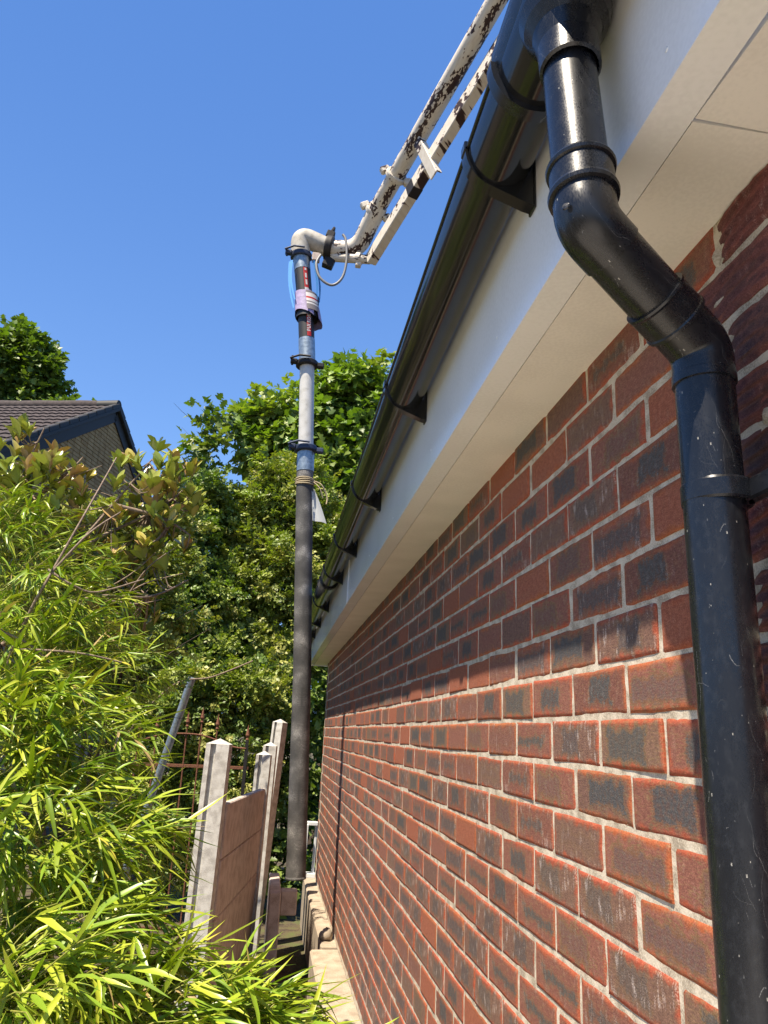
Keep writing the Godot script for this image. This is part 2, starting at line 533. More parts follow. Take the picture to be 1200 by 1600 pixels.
func building():
	var B := thing("brick_building", "single storey red brick building with white eaves along a narrow passage", "building", Vector3(WX, 0, -4))
	var off := Vector3(-WX, 0, 4)
	var z0 := -0.25
	var z1 := -7.78
	var y0 := EY - 1.325
	# mortar face with its back wall behind
	var wb := MB.new()
	var nz := 250
	var ny := 96
	var nf := FastNoiseLite.new()
	nf.seed = 3
	nf.frequency = 9.0
	nf.fractal_octaves = 4
	var ids := []
	for i in nz + 1:
		var z := z0 + (z1 - z0) * pow(float(i) / nz, 1.7)
		var line := []
		for j in ny + 1:
			var y := y0 + (EY + 0.74 - y0) * j / ny
			var x := WX + 0.0024 + nf.get_noise_2d(z * 5.0, y * 5.0) * 0.0010
			line.append(wb.vert(Vector3(x, y, z) + off, Vector3(-1, 0, 0)))
		ids.append(line)
	for i in nz:
		for j in ny:
			wb.quad(ids[i][j], ids[i + 1][j], ids[i + 1][j + 1], ids[i][j + 1])
	wb.box(Vector3(WX + 0.16, (y0 + EY + 0.74) / 2, (z0 + z1) / 2) + off, Vector3(0.28, EY + 0.74 - y0, absf(z1 - z0) - 0.004), 0.002)
	var wall := put("wall", wb.mesh(), M.mortar, B)
	# bricks in stretcher bond
	rng.seed = 77
	var full := []
	for k in 40:
		full.append(brick_mesh(k if k < 20 else k + 4, 0.2155, 100 + k))
	var rough := []
	for k in 8:
		rough.append(brick_mesh(20 + k if k < 4 else 40 + k, 0.213, 200 + k, true))
	var halves := []
	for k in 8:
		halves.append(brick_mesh(k * 2, 0.1005, 300 + k))
	var all := []
	var eye := Vector3(0, EY, 0)
	for c in 26:
		var yc := EY + 0.0865 + CH * (7 - c)        # course centre
		if yc < y0 + 0.03:
			break
		var ph := 0.0 if c % 2 == 0 else BL / 2
		for k in 36:
			var zc := -0.9415 - ph - BL * (k - 3)
			var m: ArrayMesh = full[rng.randi() % 40]
			if yc < EY - 0.12 and rng.randf() < (0.55 if zc < -1.6 else 0.3):
				m = full[[9, 19, 29, 39, 2, 12, 22, 32, 0, 10][rng.randi() % 10]]
			if zc > -0.86 and zc > -0.95 + 0.05 * (c % 2):
				m = rough[rng.randi() % 8]
			if zc - BL / 2 < z1 - 0.02:
				if zc + BL / 2 < z1 + 0.09:
					continue
				zc = z1 + 0.0503
				m = halves[rng.randi() % 8]
			var at := Vector3(WX + rng.randf_range(-0.0016, 0.0010), yc + rng.randf_range(-0.0012, 0.0012), zc + rng.randf_range(-0.0016, 0.0016))
			var seen := at.z < -0.55
			var turn := Basis(Vector3.UP, rng.randf_range(-0.006, 0.006)) * Basis(Vector3.RIGHT, rng.randf_range(-0.006, 0.006))
			all.append([(eye.distance_squared_to(at) if seen else 900.0), m, Transform3D(turn, at + off)])
	all.sort_custom(func(a, b): return a[0] < b[0])
	var rest := SurfaceTool.new()
	for i in all.size():
		if i < 300:
			var o := put("brick" if i == 0 else "brick_%03d" % i, all[i][1], M.brick, wall)
			o.transform = all[i][2]
		else:
			rest.append_from(all[i][1], 0, all[i][2])
	var ro := put("far_bricks", rest.commit(), M.brick, wall)
	ro.set_meta("kind", "stuff")
	# lime mortar smears and drips left on the old toothed end
	var sm := MB.new()
	rng.seed = 4
	for k in 12:
		var c := Vector3(WX - 0.002, EY + rng.randf_range(-0.1, 0.66), rng.randf_range(-0.9, -0.66)) + off
		var kk := sm.vert(c + Vector3(-0.004, 0, 0), Vector3(-1, 0, 0))
		var ns := 9
		var rx := rng.randf_range(0.008, 0.03)
		var ry := rng.randf_range(0.006, 0.02)
		for s in ns:
			var a := TAU * s / ns
			var q := rng.randf_range(0.6, 1.2)
			sm.vert(c + Vector3(0.004, sin(a) * ry * q, cos(a) * rx * q), Vector3(-0.8, sin(a) * 0.5, cos(a) * 0.5).normalized())
		for s in ns:
			sm.tri(kk, kk + 1 + s, kk + 1 + (s + 1) % ns)
	var sp := put("mortar_smears", sm.mesh(), M.mortar, wall)
	sp.set_meta("kind", "stuff")
	# concrete footing that the wall stands on
	var f := MB.new()
	var fy := EY - 1.325
	f.box(Vector3(0.60, fy / 2 - 0.005, -6.72) + off, Vector3(0.27, fy + 0.01, 2.48), 0.012)
	f.box(Vector3(0.575, fy / 2 - 0.02, -2.85) + off, Vector3(0.36, fy, 5.25), 0.012)
	put("footing", f.mesh(), M.footing, B)
	# eaves; everything there drops slightly towards the far end
	var sl := 0.006
	var fas := MB.new()
	var zA := -0.1
	var zB := -4.13
	var zC := -8.02
	for seg in [[zA, zB + 0.0015], [zB - 0.0015, zC]]:
		fas.sweep([Vector2(0.383, EY + 0.712), Vector2(0.383, EY + 1.0), Vector2(0.403, EY + 1.0), Vector2(0.403, EY + 0.727), Vector2(0.436, EY + 0.727), Vector2(0.436, EY + 0.712)].map(func(q): return q - Vector2(WX, 0)), seg[0] + 4, seg[1] + 4, sl)
	var fo := put("fascia_board", fas.mesh(), M.fascia, B)
	fo.position.y = -sl * 4
	var cov := MB.new()
	cov.box(Vector3(0.3805, EY + 0.83 + zB * sl, zB) + off, Vector3(0.004, 0.25, 0.035), 0.001)
	put("fascia_joint_cover", cov.mesh(), M.fascia, B)
	var k := 0
	for seg in [[zA, -0.665], [-0.668, zB - 0.0], [zB - 0.003, -6.6], [-6.603, zC + 0.01]]:
		var s := MB.new()
		var dx := 0.0
		s.sweep([Vector2(0.4385, EY + 0.714), Vector2(0.4385, EY + 0.724), Vector2(0.62, EY + 0.724), Vector2(0.62, EY + 0.714)].map(func(q): return q - Vector2(WX, 0)), seg[0] + 4, seg[1] + 4, sl)
		var so := put("soffit_board", s.mesh(), M.soffit, B)
		so.position.y = -sl * 4
		if k == 0:
			so.rotation.y = 0.032
			so.position.x = -0.032 * 3.335
			so.position.z = 0.0
		k += 1
	rng.seed = 15
	for z in [-0.62, -1.28, -1.9, -2.55, -3.2, -3.9, -4.5, -5.2, -5.9]:
		var pn := MB.new()
		var py: float = EY + 0.75 + rng.randf_range(0.0, 0.02) + z * sl
		pn.lathe(Vector3(0.3832, py, z) + off, Vector3(-1, 0, 0), [Vector2(0.0035, 0.0), Vector2(0.003, 0.0012), Vector2(0.0, 0.0016)], 8)
		pn.lathe(Vector3(0.50 + rng.randf_range(-0.03, 0.03), EY + 0.7142 + z * sl, z - 0.2) + off, Vector3(0, -1, 0), [Vector2(0.003, 0.0), Vector2(0.0025, 0.001), Vector2(0.0, 0.0014)], 8)
		put("pin_heads", pn.mesh(), M.upvc, B)
	# box end at the far corner
	var be := MB.new()
	be.box(Vector3(0.49, EY + 0.80 - 0.048, zC - 0.008) + off, Vector3(0.21, 0.19, 0.014), 0.002)
	put("eaves_end_board", be.mesh(), M.fascia, B)
	# tiled roof above, seen only from elsewhere
	var rf := MB.new()
	var pitch := 0.6
	for row in 9:
		var d := row * 0.30
		var ce := Vector3(0.345 + (d + 0.2) * cos(pitch), EY + 1.03 + (d + 0.2) * sin(pitch) + 0.012, -4.05)
		rf.box(ce + off, Vector3(0.40, 0.02, 8.2), 0.004, Basis(Vector3(0, 0, 1), pitch - 0.03))
	put("roof", rf.mesh(), M.tile, B)

func gutter_profile(rx: float, ry: float, th: float) -> Array:
	var out := []
	for i in 19:
		var a := PI + PI * i / 18.0
		out.append(Vector2(cos(a) * rx, sin(a) * ry))
	for i in 19:
		var a := TAU - PI * i / 18.0
		out.append(Vector2(cos(a) * (rx - th), sin(a) * (ry - th)))
	return out

# swept profile with smooth normals on its curved sides
func sweep_smooth(b: MB, prof: Array, ctr: Vector2, z0: float, z1: float, sl: float, nseg := 1):
	var m := prof.size()
	var nn := []
	for i in m:
		var p: Vector2 = prof[i]
		var e: Vector2 = prof[(i + 1) % m] - prof[(i - 1 + m) % m]
		nn.append(Vector3(e.y, -e.x, 0).normalized())
	var k0 := b.v.size()
	for s in nseg + 1:
		var z := lerpf(z0, z1, float(s) / nseg)
		for i in m:
			var p: Vector2 = prof[i]
			b.vert(Vector3(p.x + ctr.x, p.y + ctr.y + sl * z, z), nn[i], Vector2(float(i) / m, z))
	for s in nseg:
		for i in m:
			var a := k0 + s * m + i
			var c := k0 + s * m + (i + 1) % m
			b.quad(a, c, c + m, a + m)
	var tr := Geometry2D.triangulate_polygon(PackedVector2Array(prof))
	for e in [0, nseg]:
		var z := lerpf(z0, z1, float(e) / nseg)
		var dn := Vector3(0, 0, signf(z0 - z1) * (1 if e == 0 else -1))
		var k := b.v.size()
		for i in m:
			b.vert(Vector3(prof[i].x + ctr.x, prof[i].y + ctr.y + sl * z, z), dn)
		for i in range(0, tr.size(), 3):
			b.tri(k + tr[i], k + tr[i + 1], k + tr[i + 2])

func gutter():
	var G := thing("gutter", "glossy black half round gutter fixed along the white fascia", "gutter", Vector3(0.32, EY + 0.96, -4))
	var sl := 0.007
	var C := Vector2(0.0, sl * 4 - sl * 4)
	var off := 4.0
	var b := MB.new()
	sweep_smooth(b, gutter_profile(0.058, 0.070, 0.003), Vector2.ZERO, -0.1 + off, -4.83 + off, sl)
	put("trough", b.mesh(), M.gutter, G)
	var b2 := MB.new()
	sweep_smooth(b2, gutter_profile(0.058, 0.070, 0.003), Vector2.ZERO, -4.84 + off, -8.03 + off, sl)
	put("trough", b2.mesh(), M.gutter, G)
	for lipz in [[-0.1, -4.83], [-4.84, -8.03]]:
		var lb := MB.new()
		lb.tube([Vector3(-0.0575, 0.001 + sl * (lipz[0] + off), lipz[0] + off), Vector3(-0.0575, 0.001 + sl * (lipz[1] + off), lipz[1] + off)], 0.0042, 10)
		put("front_lip", lb.mesh(), M.gutter, G)
	# brackets: a band under the trough with a deep back plate and web on the fascia
	for z in [-1.06, -1.99, -2.90, -3.74, -4.47, -5.55, -6.4, -7.15, -7.75]:
		var br := MB.new()
		var y: float = sl * (z + off)
		var band := gutter_profile(0.0635, 0.0755, 0.0048)
		sweep_smooth(br, band, Vector2(0, y), z + 0.013 + off, z - 0.013 + off, 0.0)
		br.box(Vector3(-0.0605, y + 0.004, z + off), Vector3(0.009, 0.02, 0.026), 0.002)
		# horn below the trough runs straight back to the fascia
		var web := [Vector2(0.0618, -0.012), Vector2(0.0618, -0.100), Vector2(0.045, -0.096)]
		for i in 10:
			var a := PI * 1.5 - 0.45 + (PI * 0.5 + 0.38) * i / 9.0
			web.append(Vector2(cos(a) * 0.0615, sin(a) * 0.0745))
		web[3] = Vector2(cos(PI * 1.5 - 0.45) * 0.0625, sin(PI * 1.5 - 0.45) * 0.076)
		var wk := []
		for q in web:
			wk.append(q + Vector2(0, y))
		br.sweep(wk, z + 0.0125 + off, z - 0.0125 + off, 0.0)
		br.box(Vector3(0.0605, y - 0.052, z + off), Vector3(0.004, 0.105, 0.030), 0.001)
		put("bracket", br.mesh(), M.gutter, G)
	# union strap near the far joint
	var un := MB.new()
	sweep_smooth(un, gutter_profile(0.0645, 0.077, 0.006), Vector2(0, sl * (-4.84 + off)), -4.78 + off, -4.90 + off, sl)
	for z in [-4.77, -4.91]:
		sweep_smooth(un, gutter_profile(0.067, 0.080, 0.009), Vector2(0, sl * (-4.84 + off)), z + 0.01 + off, z - 0.01 + off, 0.0)
	put("union", un.mesh(), M.gutter, G)
	# running outlet over the downpipe
	var ou := MB.new()
	var oy := sl * (-0.75 + off)
	sweep_smooth(ou, gutter_profile(0.0645, 0.078, 0.006), Vector2(0, oy), -0.60 + off, -0.885 + off, sl)
	for z in [-0.60, -0.885]:
		sweep_smooth(ou, gutter_profile(0.0685, 0.081, 0.010), Vector2(0, oy), z + 0.011 + off, z - 0.011 + off, 0.0)
	ou.lathe(Vector3(0, oy - 0.045, -0.752 + off), Vector3(0.0, -0.99, 0.12).normalized(), [Vector2(0.062, 0.0), Vector2(0.056, 0.02), Vector2(0.046, 0.036), Vector2(0.0405, 0.06), Vector2(0.0395, 0.10), Vector2(0.036, 0.103)], 32)
	put("running_outlet", ou.mesh(), M.plastic, G)

func downpipe():
	var D := thing("downpipe", "black plastic downpipe with swan neck bend against the brick wall", "downpipe", W(0.50, -1.3, -0.785))
	var o := -D.position
	var a := W(0.3205, 0.865, -0.748) + o
	var b := W(0.3215, 0.582, -0.712) + o
	var c := W(0.494, 0.474, -0.776) + o
	var e := W(0.5, -1.3, -0.790) + o
	var d1 := (b - a).normalized()
	var d2 := (c - b).normalized()
	var d3 := (e - c).normalized()
	var m := MB.new()
	m.tube([a, b - d1 * 0.035], 0.0345, 32)
	put("upper_pipe", m.mesh(), M.plastic, D)
	# upper bend with its ribbed socket
	m = MB.new()
	m.tube(fillet([b - d1 * 0.05, b, b + d2 * 0.045], 0.036, 10), 0.0372, 32)
	m.lathe(b - d1 * 0.088, d1, [Vector2(0.034, 0.0), Vector2(0.0415, 0.0), Vector2(0.0425, 0.003), Vector2(0.0415, 0.007), Vector2(0.0388, 0.008), Vector2(0.0388, 0.040), Vector2(0.0415, 0.041), Vector2(0.0425, 0.045), Vector2(0.0415, 0.050), Vector2(0.0372, 0.051)], 36)
	put("upper_bend", m.mesh(), M.plastic, D)
	m = MB.new()
	m.tube([b + d2 * 0.042, c - d2 * 0.03], 0.0352, 32)
	put("offset_pipe", m.mesh(), M.plastic, D)
	m = MB.new()
	m.lathe(c - d2 * 0.092, d2, [Vector2(0.035, 0.0), Vector2(0.0398, 0.0), Vector2(0.0404, 0.003), Vector2(0.0392, 0.006), Vector2(0.0388, 0.036), Vector2(0.0404, 0.038), Vector2(0.0404, 0.042), Vector2(0.036, 0.044)], 36)
	m.tube(fillet([c - d2 * 0.052, c, c + d3 * 0.045], 0.036, 10), 0.0364, 32)
	m.lathe(c + d3 * 0.036, d3, [Vector2(0.0362, 0.0), Vector2(0.0374, 0.001), Vector2(0.0374, 0.012), Vector2(0.034, 0.013)], 36)
	put("lower_bend", m.mesh(), M.plastic, D)
	m = MB.new()
	m.tube([c + d3 * 0.04, e], 0.0345, 40)
	put("lower_pipe", m.mesh(), M.plastic, D)
	# clip: band round the pipe, ears back to the wall
	var k := W(0.5, 0.286, -0.779) + o
	m = MB.new()
	m.lathe(k + Vector3(0, 0.013, 0), Vector3(0, -1, 0), [Vector2(0.034, 0), Vector2(0.0392, 0.0), Vector2(0.0402, 0.003), Vector2(0.0402, 0.023), Vector2(0.0392, 0.026), Vector2(0.034, 0.026)], 40)
	m.box(k + Vector3(0.026, 0, 0.058), Vector3(0.016, 0.026, 0.10), 0.003)
	m.box(k + Vector3(0.045, 0, 0.085), Vector3(0.034, 0.026, 0.03), 0.003)
	put("pipe_clip", m.mesh(), M.plastic, D)
	m = MB.new()
	m.lathe(b + Vector3(-0.0335, 0.004, 0.020), Vector3(-0.7, 0.1, 0.7).normalized(), [Vector2(0.005, 0.0), Vector2(0.004, 0.0012), Vector2(0.0, 0.0015)], 12)
	put("mould_mark", m.mesh(), M.plastic, D)

# ---------------------------------------------------------------- concrete pump
func hose():
	# the whole hanging line follows one slightly leaning axis
	var ax := [[-0.882, 0.259], [0.339, 0.209], [1.689, 0.128], [1.984, 0.116], [2.706, 0.074], [3.084, 0.037], [3.588, -0.036]]
	var H := thing("concrete_hose", "long dark rubber concrete hose hanging from the elbow of the boom", "hose", W(0.259, -0.882, -5.2))
	var o := -H.position
	H.position = W(0.259 * FAR, -0.882 * FAR, -5.2 * FAR)
	H.scale = Vector3.ONE * FAR
	var at := func(y: float) -> Vector3:
		for i in ax.size() - 1:
			if y <= ax[i + 1][0] or i == ax.size() - 2:
				var f: float = (y - ax[i][0]) / (ax[i + 1][0] - ax[i][0])
				return W(lerpf(ax[i][1], ax[i + 1][1], f), y, -5.2) + o
		return Vector3.ZERO
	var seg := func(called: String, ya: float, yb: float, ra: float, rb: float, m: Material, sides := 28) -> MeshInstance3D:
		var b := MB.new()
		var p := []
		var r := []
		var n := maxi(2, int(absf(yb - ya) / 0.08))
		for i in n + 1:
			p.append(at.call(lerpf(ya, yb, float(i) / n)))
			r.append(lerpf(ra, rb, float(i) / n) * (1.0 + 0.006 * sin(i * 2.1)))
		b.tube(p, r, sides)
		return put(called, b.mesh(), m, H)
	seg.call("rubber_hose", -0.882, 1.83, 0.0625, 0.0595, M.rubber, 36)
	var end := MB.new()
	end.lathe(at.call(-0.884), (at.call(0.0) - at.call(-0.88)).normalized(), [Vector2(0.05, 0.002), Vector2(0.05, -0.003), Vector2(0.064, -0.003), Vector2(0.0655, 0.004), Vector2(0.0625, 0.012)], 32)
	put("cut_end", end.mesh(), M.rubber, H)
	seg.call("steel_ferrule", 1.80, 1.945, 0.0625, 0.0625, M.galv)
	seg.call("grey_pipe", 1.95, 2.655, 0.0545, 0.0545, M.pipe_grey, 36)
	seg.call("steel_ferrule", 2.655, 2.86, 0.063, 0.064, M.galv, 12)
	seg.call("reducer_hose", 2.85, 3.48, 0.0595, 0.063, M.rubber_new)
	seg.call("steel_ferrule", 3.455, 3.575, 0.0655, 0.067, M.galv, 12)
	# clamps
	for q in [[1.975, M.blue_iron], [2.655, M.iron], [3.585, M.blue_iron]]:
		var b := MB.new()
		var c: Vector3 = at.call(q[0])
		b.lathe(c + Vector3(0, -0.022, 0), Vector3(-0.06, 1, 0).normalized(), [Vector2(0.055, 0), Vector2(0.079, 0.0), Vector2(0.084, 0.006), Vector2(0.084, 0.034), Vector2(0.079, 0.040), Vector2(0.055, 0.04)], 28)
		b.box(c + Vector3(-0.100, 0.0, 0.03), Vector3(0.052, 0.034, 0.045), 0.006)
		b.box(c + Vector3(0.102, -0.012, 0.02), Vector3(0.050, 0.036, 0.05), 0.006)
		b.tube([c + Vector3(-0.112, -0.03, 0.03), c + Vector3(-0.112, 0.045, 0.03)], 0.009, 8)
		b.tube([c + Vector3(-0.13, 0.012, 0.055), c + Vector3(-0.06, 0.03, 0.085), c + Vector3(0.02, 0.022, 0.098)], 0.008, 8)
		put("coupling_clamp", b.mesh(), q[1], H)
	# red stripe on the reducer hose, following its round side, and the printed sleeve
	var strip := func(ya: float, yb: float, aa: float, ab: float, r: float) -> MB:
		var b := MB.new()
		var n := 8
		for i in n + 1:
			var y := lerpf(ya, yb, float(i) / n)
			for j in 7:
				var a := lerpf(aa, ab, j / 6.0)
				var nn := Vector3(sin(a), 0, cos(a))
				b.vert(at.call(y) + nn * r, nn)
		for i in n:
			for j in 6:
				var k := i * 7 + j
				b.quad(k, k + 1, k + 8, k + 7)
		return b
	for q in [[2.865, 3.10], [3.22, 3.452]]:
		put("red_stripe", strip.call(q[0], q[1], 0.02, 0.52, 0.0645).mesh(), M.red, H)
	put("print", strip.call(3.225, 3.275, 0.02, 0.52, 0.0655).mesh(), M.print_white, H)
	for q in [[3.30, 3.345], [3.36, 3.40], [3.425, 3.445]]:
		put("print", strip.call(q[0], q[1], 0.18, 0.40, 0.0656).mesh(), M.print_white, H)
	var tm := TextMesh.new()
	tm.text = "PULKOR"
	var fnt := SystemFont.new()
	fnt.font_names = PackedStringArray(["Droid Sans"])
	fnt.font_weight = 700
	fnt.font_italic = true
	tm.font = fnt
	tm.font_size = 32
	tm.pixel_size = 0.0012
	tm.depth = 0.002
	var tx := put("lettering", tm, M.print_white, H)
	tx.transform = Transform3D(Basis(Vector3.UP, 0.27) * Basis(Vector3(0, 0, 1), PI / 2 + 0.06), at.call(2.975) + Vector3(sin(0.27), 0, cos(0.27)) * 0.0655)
	# sleeve: split wrap, flared below
	var sl := MB.new()
	var n := 30
	for i in 9:
		var f := i / 8.0
		for s in n + 1:
			var a := 0.85 + (TAU - 0.35) * s / n
			var y := lerpf(3.03 + 0.05 * sin(a + 2.6), 3.245, f)
			var nn := Vector3(sin(a), 0.1, cos(a)).normalized()
			var r := lerpf(0.096, 0.0835, f) + 0.003 * sin(a * 5.0) + (0.018 * (1.0 - f) if s < 6 else 0.0)
			sl.vert(at.call(y) + Vector3(sin(a), 0, cos(a)) * r + Vector3(0.008, 0, 0), nn)
	for i in 8:
		for s in n:
			var k := i * (n + 1) + s
			sl.quad(k, k + 1, k + n + 2, k + n + 1)
	var slo := put("sleeve", sl.mesh(), M.sleeve, H)
	var inner := MB.new()
	inner.lathe(at.call(3.035) + Vector3(0.008, 0, 0), Vector3(0, 1, 0), [Vector2(0.06, 0.05), Vector2(0.086, 0.0), Vector2(0.080, 0.19), Vector2(0.06, 0.2)], 24)
	put("sleeve_lining", inner.mesh(), M.rubber_new, H)
	for q in [[3.072, 3.115, M.sleeve_grey, 0.102], [3.115, 3.128, M.print_white, 0.101], [3.128, 3.140, M.sleeve_grey, 0.1005], [3.140, 3.162, M.print_white, 0.100], [3.162, 3.178, M.red, 0.0985], [3.178, 3.212, M.print_white, 0.0965], [3.212, 3.232, M.sleeve_grey, 0.0945]]:
		var b2 := MB.new()
		for i in 2:
			for j in 9:
				var a := lerpf(-0.05, 1.0, j / 8.0)
				var y: float = q[i]
				var nn := Vector3(sin(a), 0.1, cos(a)).normalized()
				b2.vert(at.call(y) + Vector3(sin(a), 0, cos(a)) * (q[3] + 0.002) + Vector3(0.008, 0, 0), nn)
		for j in 8:
			b2.quad(j, j + 1, j + 10, j + 9)
		put("printed_band", b2.mesh(), q[2], slo)
	# blue slings on both sides
	for s in [[-0.095, 3.50, 3.10, 0.04], [-0.082, 3.50, 3.16, 0.06], [0.085, 3.56, 3.17, 0.05], [0.108, 3.55, 3.18, 0.02]]:
		var b := MB.new()
		var p := []
		for i in 9:
			var f := i / 8.0
			var y := lerpf(s[1], s[2], f)
			p.append(at.call(y) + Vector3(s[0] + 0.018 * sin(f * PI) * signf(s[0]), 0, s[3]))
		for i in 9:
			for w in [-0.010, 0.010]:
				b.vert(p[i] + Vector3(w * (1.0 - 0.5 * i / 8.0), 0, w * 0.5), Vector3(0.3 * signf(s[0]), 0, 1).normalized())
		for i in 8:
			b.quad(i * 2, i * 2 + 1, i * 2 + 3, i * 2 + 2)
		put("sling", b.mesh(), M.strap, H)
	# twine wrapped below the ferrule with a torn scrap of sheeting
	for k in 4:
		var b := MB.new()
		var p := []
		for i in 25:
			var a := TAU * i / 24.0
			p.append(at.call(1.735 - k * 0.011 + 0.006 * sin(a + k)) + Vector3(cos(a), 0, sin(a)) * 0.0645)
		b.tube(p, 0.0055, 6, false)
		put("twine", b.mesh(), M.twine, H)
	var tb := MB.new()
	tb.tube(spline([at.call(1.73) + Vector3(0.06, 0, 0.02), at.call(1.70) + Vector3(0.12, 0, 0.03), at.call(1.62) + Vector3(0.16, 0, 0.02), at.call(1.56) + Vector3(0.155, 0, 0.03)]), 0.005, 6)
	tb.tube(spline([at.call(1.72) + Vector3(0.06, 0, 0.03), at.call(1.67) + Vector3(0.105, 0, 0.05), at.call(1.60) + Vector3(0.13, 0, 0.04)]), 0.004, 6)
	put("twine_tail", tb.mesh(), M.twine, H)
	var rb := MB.new()
	for i in 9:
		var f := i / 8.0
		for j in 7:
			var g := j / 6.0
			var p: Vector3 = at.call(1.70 - 0.26 * f) + Vector3(0.045 + g * 0.115 * pow(f, 0.8), 0.0, 0.02 + 0.014 * sin(g * 7.0 + f * 3.0))
			rb.vert(p + Vector3(0, -0.02 * g * f, 0), Vector3(0.15 * cos(g * 7.0), 0, 1).normalized())
	for i in 8:
		for j in 6:
			var k := i * 7 + j
			rb.quad(k, k + 1, k + 8, k + 7)
	put("plastic_scrap", rb.mesh(), M.rag, H)

func boom():
	var B := thing("concrete_pump_boom", "white flaking concrete pump boom with delivery pipe and steel arm overhead", "boom", W(0.166, 3.685, -5.194))
	var o := -B.position
	B.position = W(0.166 * FAR, 3.685 * FAR, -5.194 * FAR)
	B.scale = Vector3.ONE * FAR
	var b := MB.new()
	var top := W(-0.040, 3.590, -5.2) + o
	# grey elbow over the hose
	b.tube(fillet([top, W(-0.058, 3.775, -5.2) + o, W(0.165, 3.690, -5.196) + o], 0.16, 16), 0.076, 28)
	put("elbow", b.mesh(), M.elbow, B)
	# clamp between elbow and boom pipe
	b = MB.new()
	var fd := Vector3(0.97, -0.16, 0.12).normalized()
	var fp := W(0.150, 3.690, -5.196) + o
	b.lathe(fp, fd, [Vector2(0.066, 0), Vector2(0.093, 0.0), Vector2(0.097, 0.01), Vector2(0.097, 0.045), Vector2(0.093, 0.055), Vector2(0.066, 0.055)], 28)
	b.box(fp + Vector3(0.03, 0.118, 0.0), Vector3(0.065, 0.06, 0.06), 0.006, Basis(Vector3(0, 0, 1), -0.3))
	b.box(fp + Vector3(0.045, 0.16, 0.0), Vector3(0.02, 0.06, 0.05), 0.004, Basis(Vector3(0, 0, 1), -0.5))
	b.box(fp + Vector3(0.035, -0.125, 0.0), Vector3(0.085, 0.11, 0.06), 0.006, Basis(Vector3(0, 0, 1), -0.3))
	put("pipe_clamp", b.mesh(), M.iron, B)
	b = MB.new()
	b.box(fp + Vector3(-0.070, -0.125, 0.03), Vector3(0.06, 0.07, 0.05), 0.005)
	put("sensor_box", b.mesh(), M.panel, B)
	# boom delivery pipe
	var p1 := W(0.205, 3.675, -5.19) + o
	var p2 := W(0.40, 3.665, -5.13) + o
	var p3 := W(0.514, 3.875, -4.88) + o
	var p4 := W(1.017, 4.39, -3.563) + o
	var dir := (p4 - p3).normalized()
	b = MB.new()
	b.tube(fillet([p1, p2, p3 + dir * 0.02], 0.22, 14), 0.071, 28)
	put("bend_pipe", b.mesh(), M.paint, B)
	var far := p4 + dir * 7.0
	b = MB.new()
	b.tube([p3, p3 + dir * 0.35, p3 + dir * 0.9, p4, far], 0.0635, 28)
	put("delivery_pipe", b.mesh(), M.paint, B)
	for q in [-0.05, 0.27]:
		b = MB.new()
		b.lathe(p3 + dir * q, dir, [Vector2(0.063, 0), Vector2(0.080, 0.0), Vector2(0.084, 0.008), Vector2(0.084, 0.032), Vector2(0.080, 0.04), Vector2(0.063, 0.04)], 28)
		b.box(p3 + dir * (q + 0.02) + Vector3(-0.085, 0.04, 0.0), Vector3(0.07, 0.05, 0.05), 0.008, Basis(Vector3(0, 0, 1), 0.5))
		b.box(p3 + dir * (q + 0.02) + Vector3(0.085, -0.045, 0.0), Vector3(0.06, 0.045, 0.05), 0.008, Basis(Vector3(0, 0, 1), 0.5))
		put("pipe_coupling", b.mesh(), M.paint_clean if q < 0.1 else M.paint, B)
	# steel arm below the pipe: box section with a lighter flange
	var a0 := W(0.500, 3.530, -5.06) + o
	var a1 := W(1.100, 4.150, -3.561) + o
	var ad := (a1 - a0).normalized()
	var side := ad.cross(Vector3.UP).normalized()
	var up := side.cross(ad).normalized()
	var bs := Basis(side, up, -ad)
	var L := a0.distance_to(a1) + 7.0
	b = MB.new()
	b.box(a0 + ad * (L / 2), Vector3(0.075, 0.105, L), 0.006, bs)
	var arm := put("arm_beam", b.mesh(), M.paint_clean, B)
	b = MB.new()
	b.box(a0 + ad * (L / 2 + 0.1) + up * 0.062 - side * 0.02, Vector3(0.014, 0.018, L - 0.2), 0.003, bs)
	b.box(a0 + ad * (L / 2 + 0.1) + up * 0.056 - side * 0.045, Vector3(0.03, 0.008, L - 0.2), 0.002, bs)
	put("arm_flange", b.mesh(), M.paint_clean, arm)
	b = MB.new()
	b.tube([a0 + ad * 0.1 + up * 0.085 - side * 0.05, a0 + ad * 1.0 + up * 0.09 - side * 0.055, a0 + ad * L + up * 0.09 - side * 0.05], 0.009, 8)
	put("hydraulic_line", b.mesh(), M.iron, B)
	b = MB.new()
	b.box(a0 + ad * 0.66 + side * 0.0, Vector3(0.079, 0.109, 0.09), 0.004, bs)
	put("dark_band", b.mesh(), M.iron, arm)
	# cross bracket joining pipe and arm
	var tc := Vector3(-0.15, -0.60, 0.78).normalized()
	var c0 := p3 + dir * 0.50 + tc * 0.055
	var c1 := a0 + ad * 0.90 + tc * 0.085
	b = MB.new()
	var cd := (c1 - c0).normalized()
	var cs := cd.cross(dir).normalized()
	b.box((c0 + c1) / 2 + cd * 0.05, Vector3(0.075, 0.012, c0.distance_to(c1) + 0.12), 0.003, Basis(dir, cs, dir.cross(cs)))
	b.box((c0 + c1) / 2 + cd * 0.05 + dir * 0.035 - cs * 0.02, Vector3(0.008, 0.05, c0.distance_to(c1) + 0.12), 0.003, Basis(dir, cs, dir.cross(cs)))
	put("cross_bracket", b.mesh(), M.paint, B)
	# pivot tube from the clamp to the arm's end
	b = MB.new()
	var t0 := fp + Vector3(0.05, -0.08, 0.0)
	var t1 := a0 + up * 0.01
	b.tube([t0, t1], 0.036, 20)
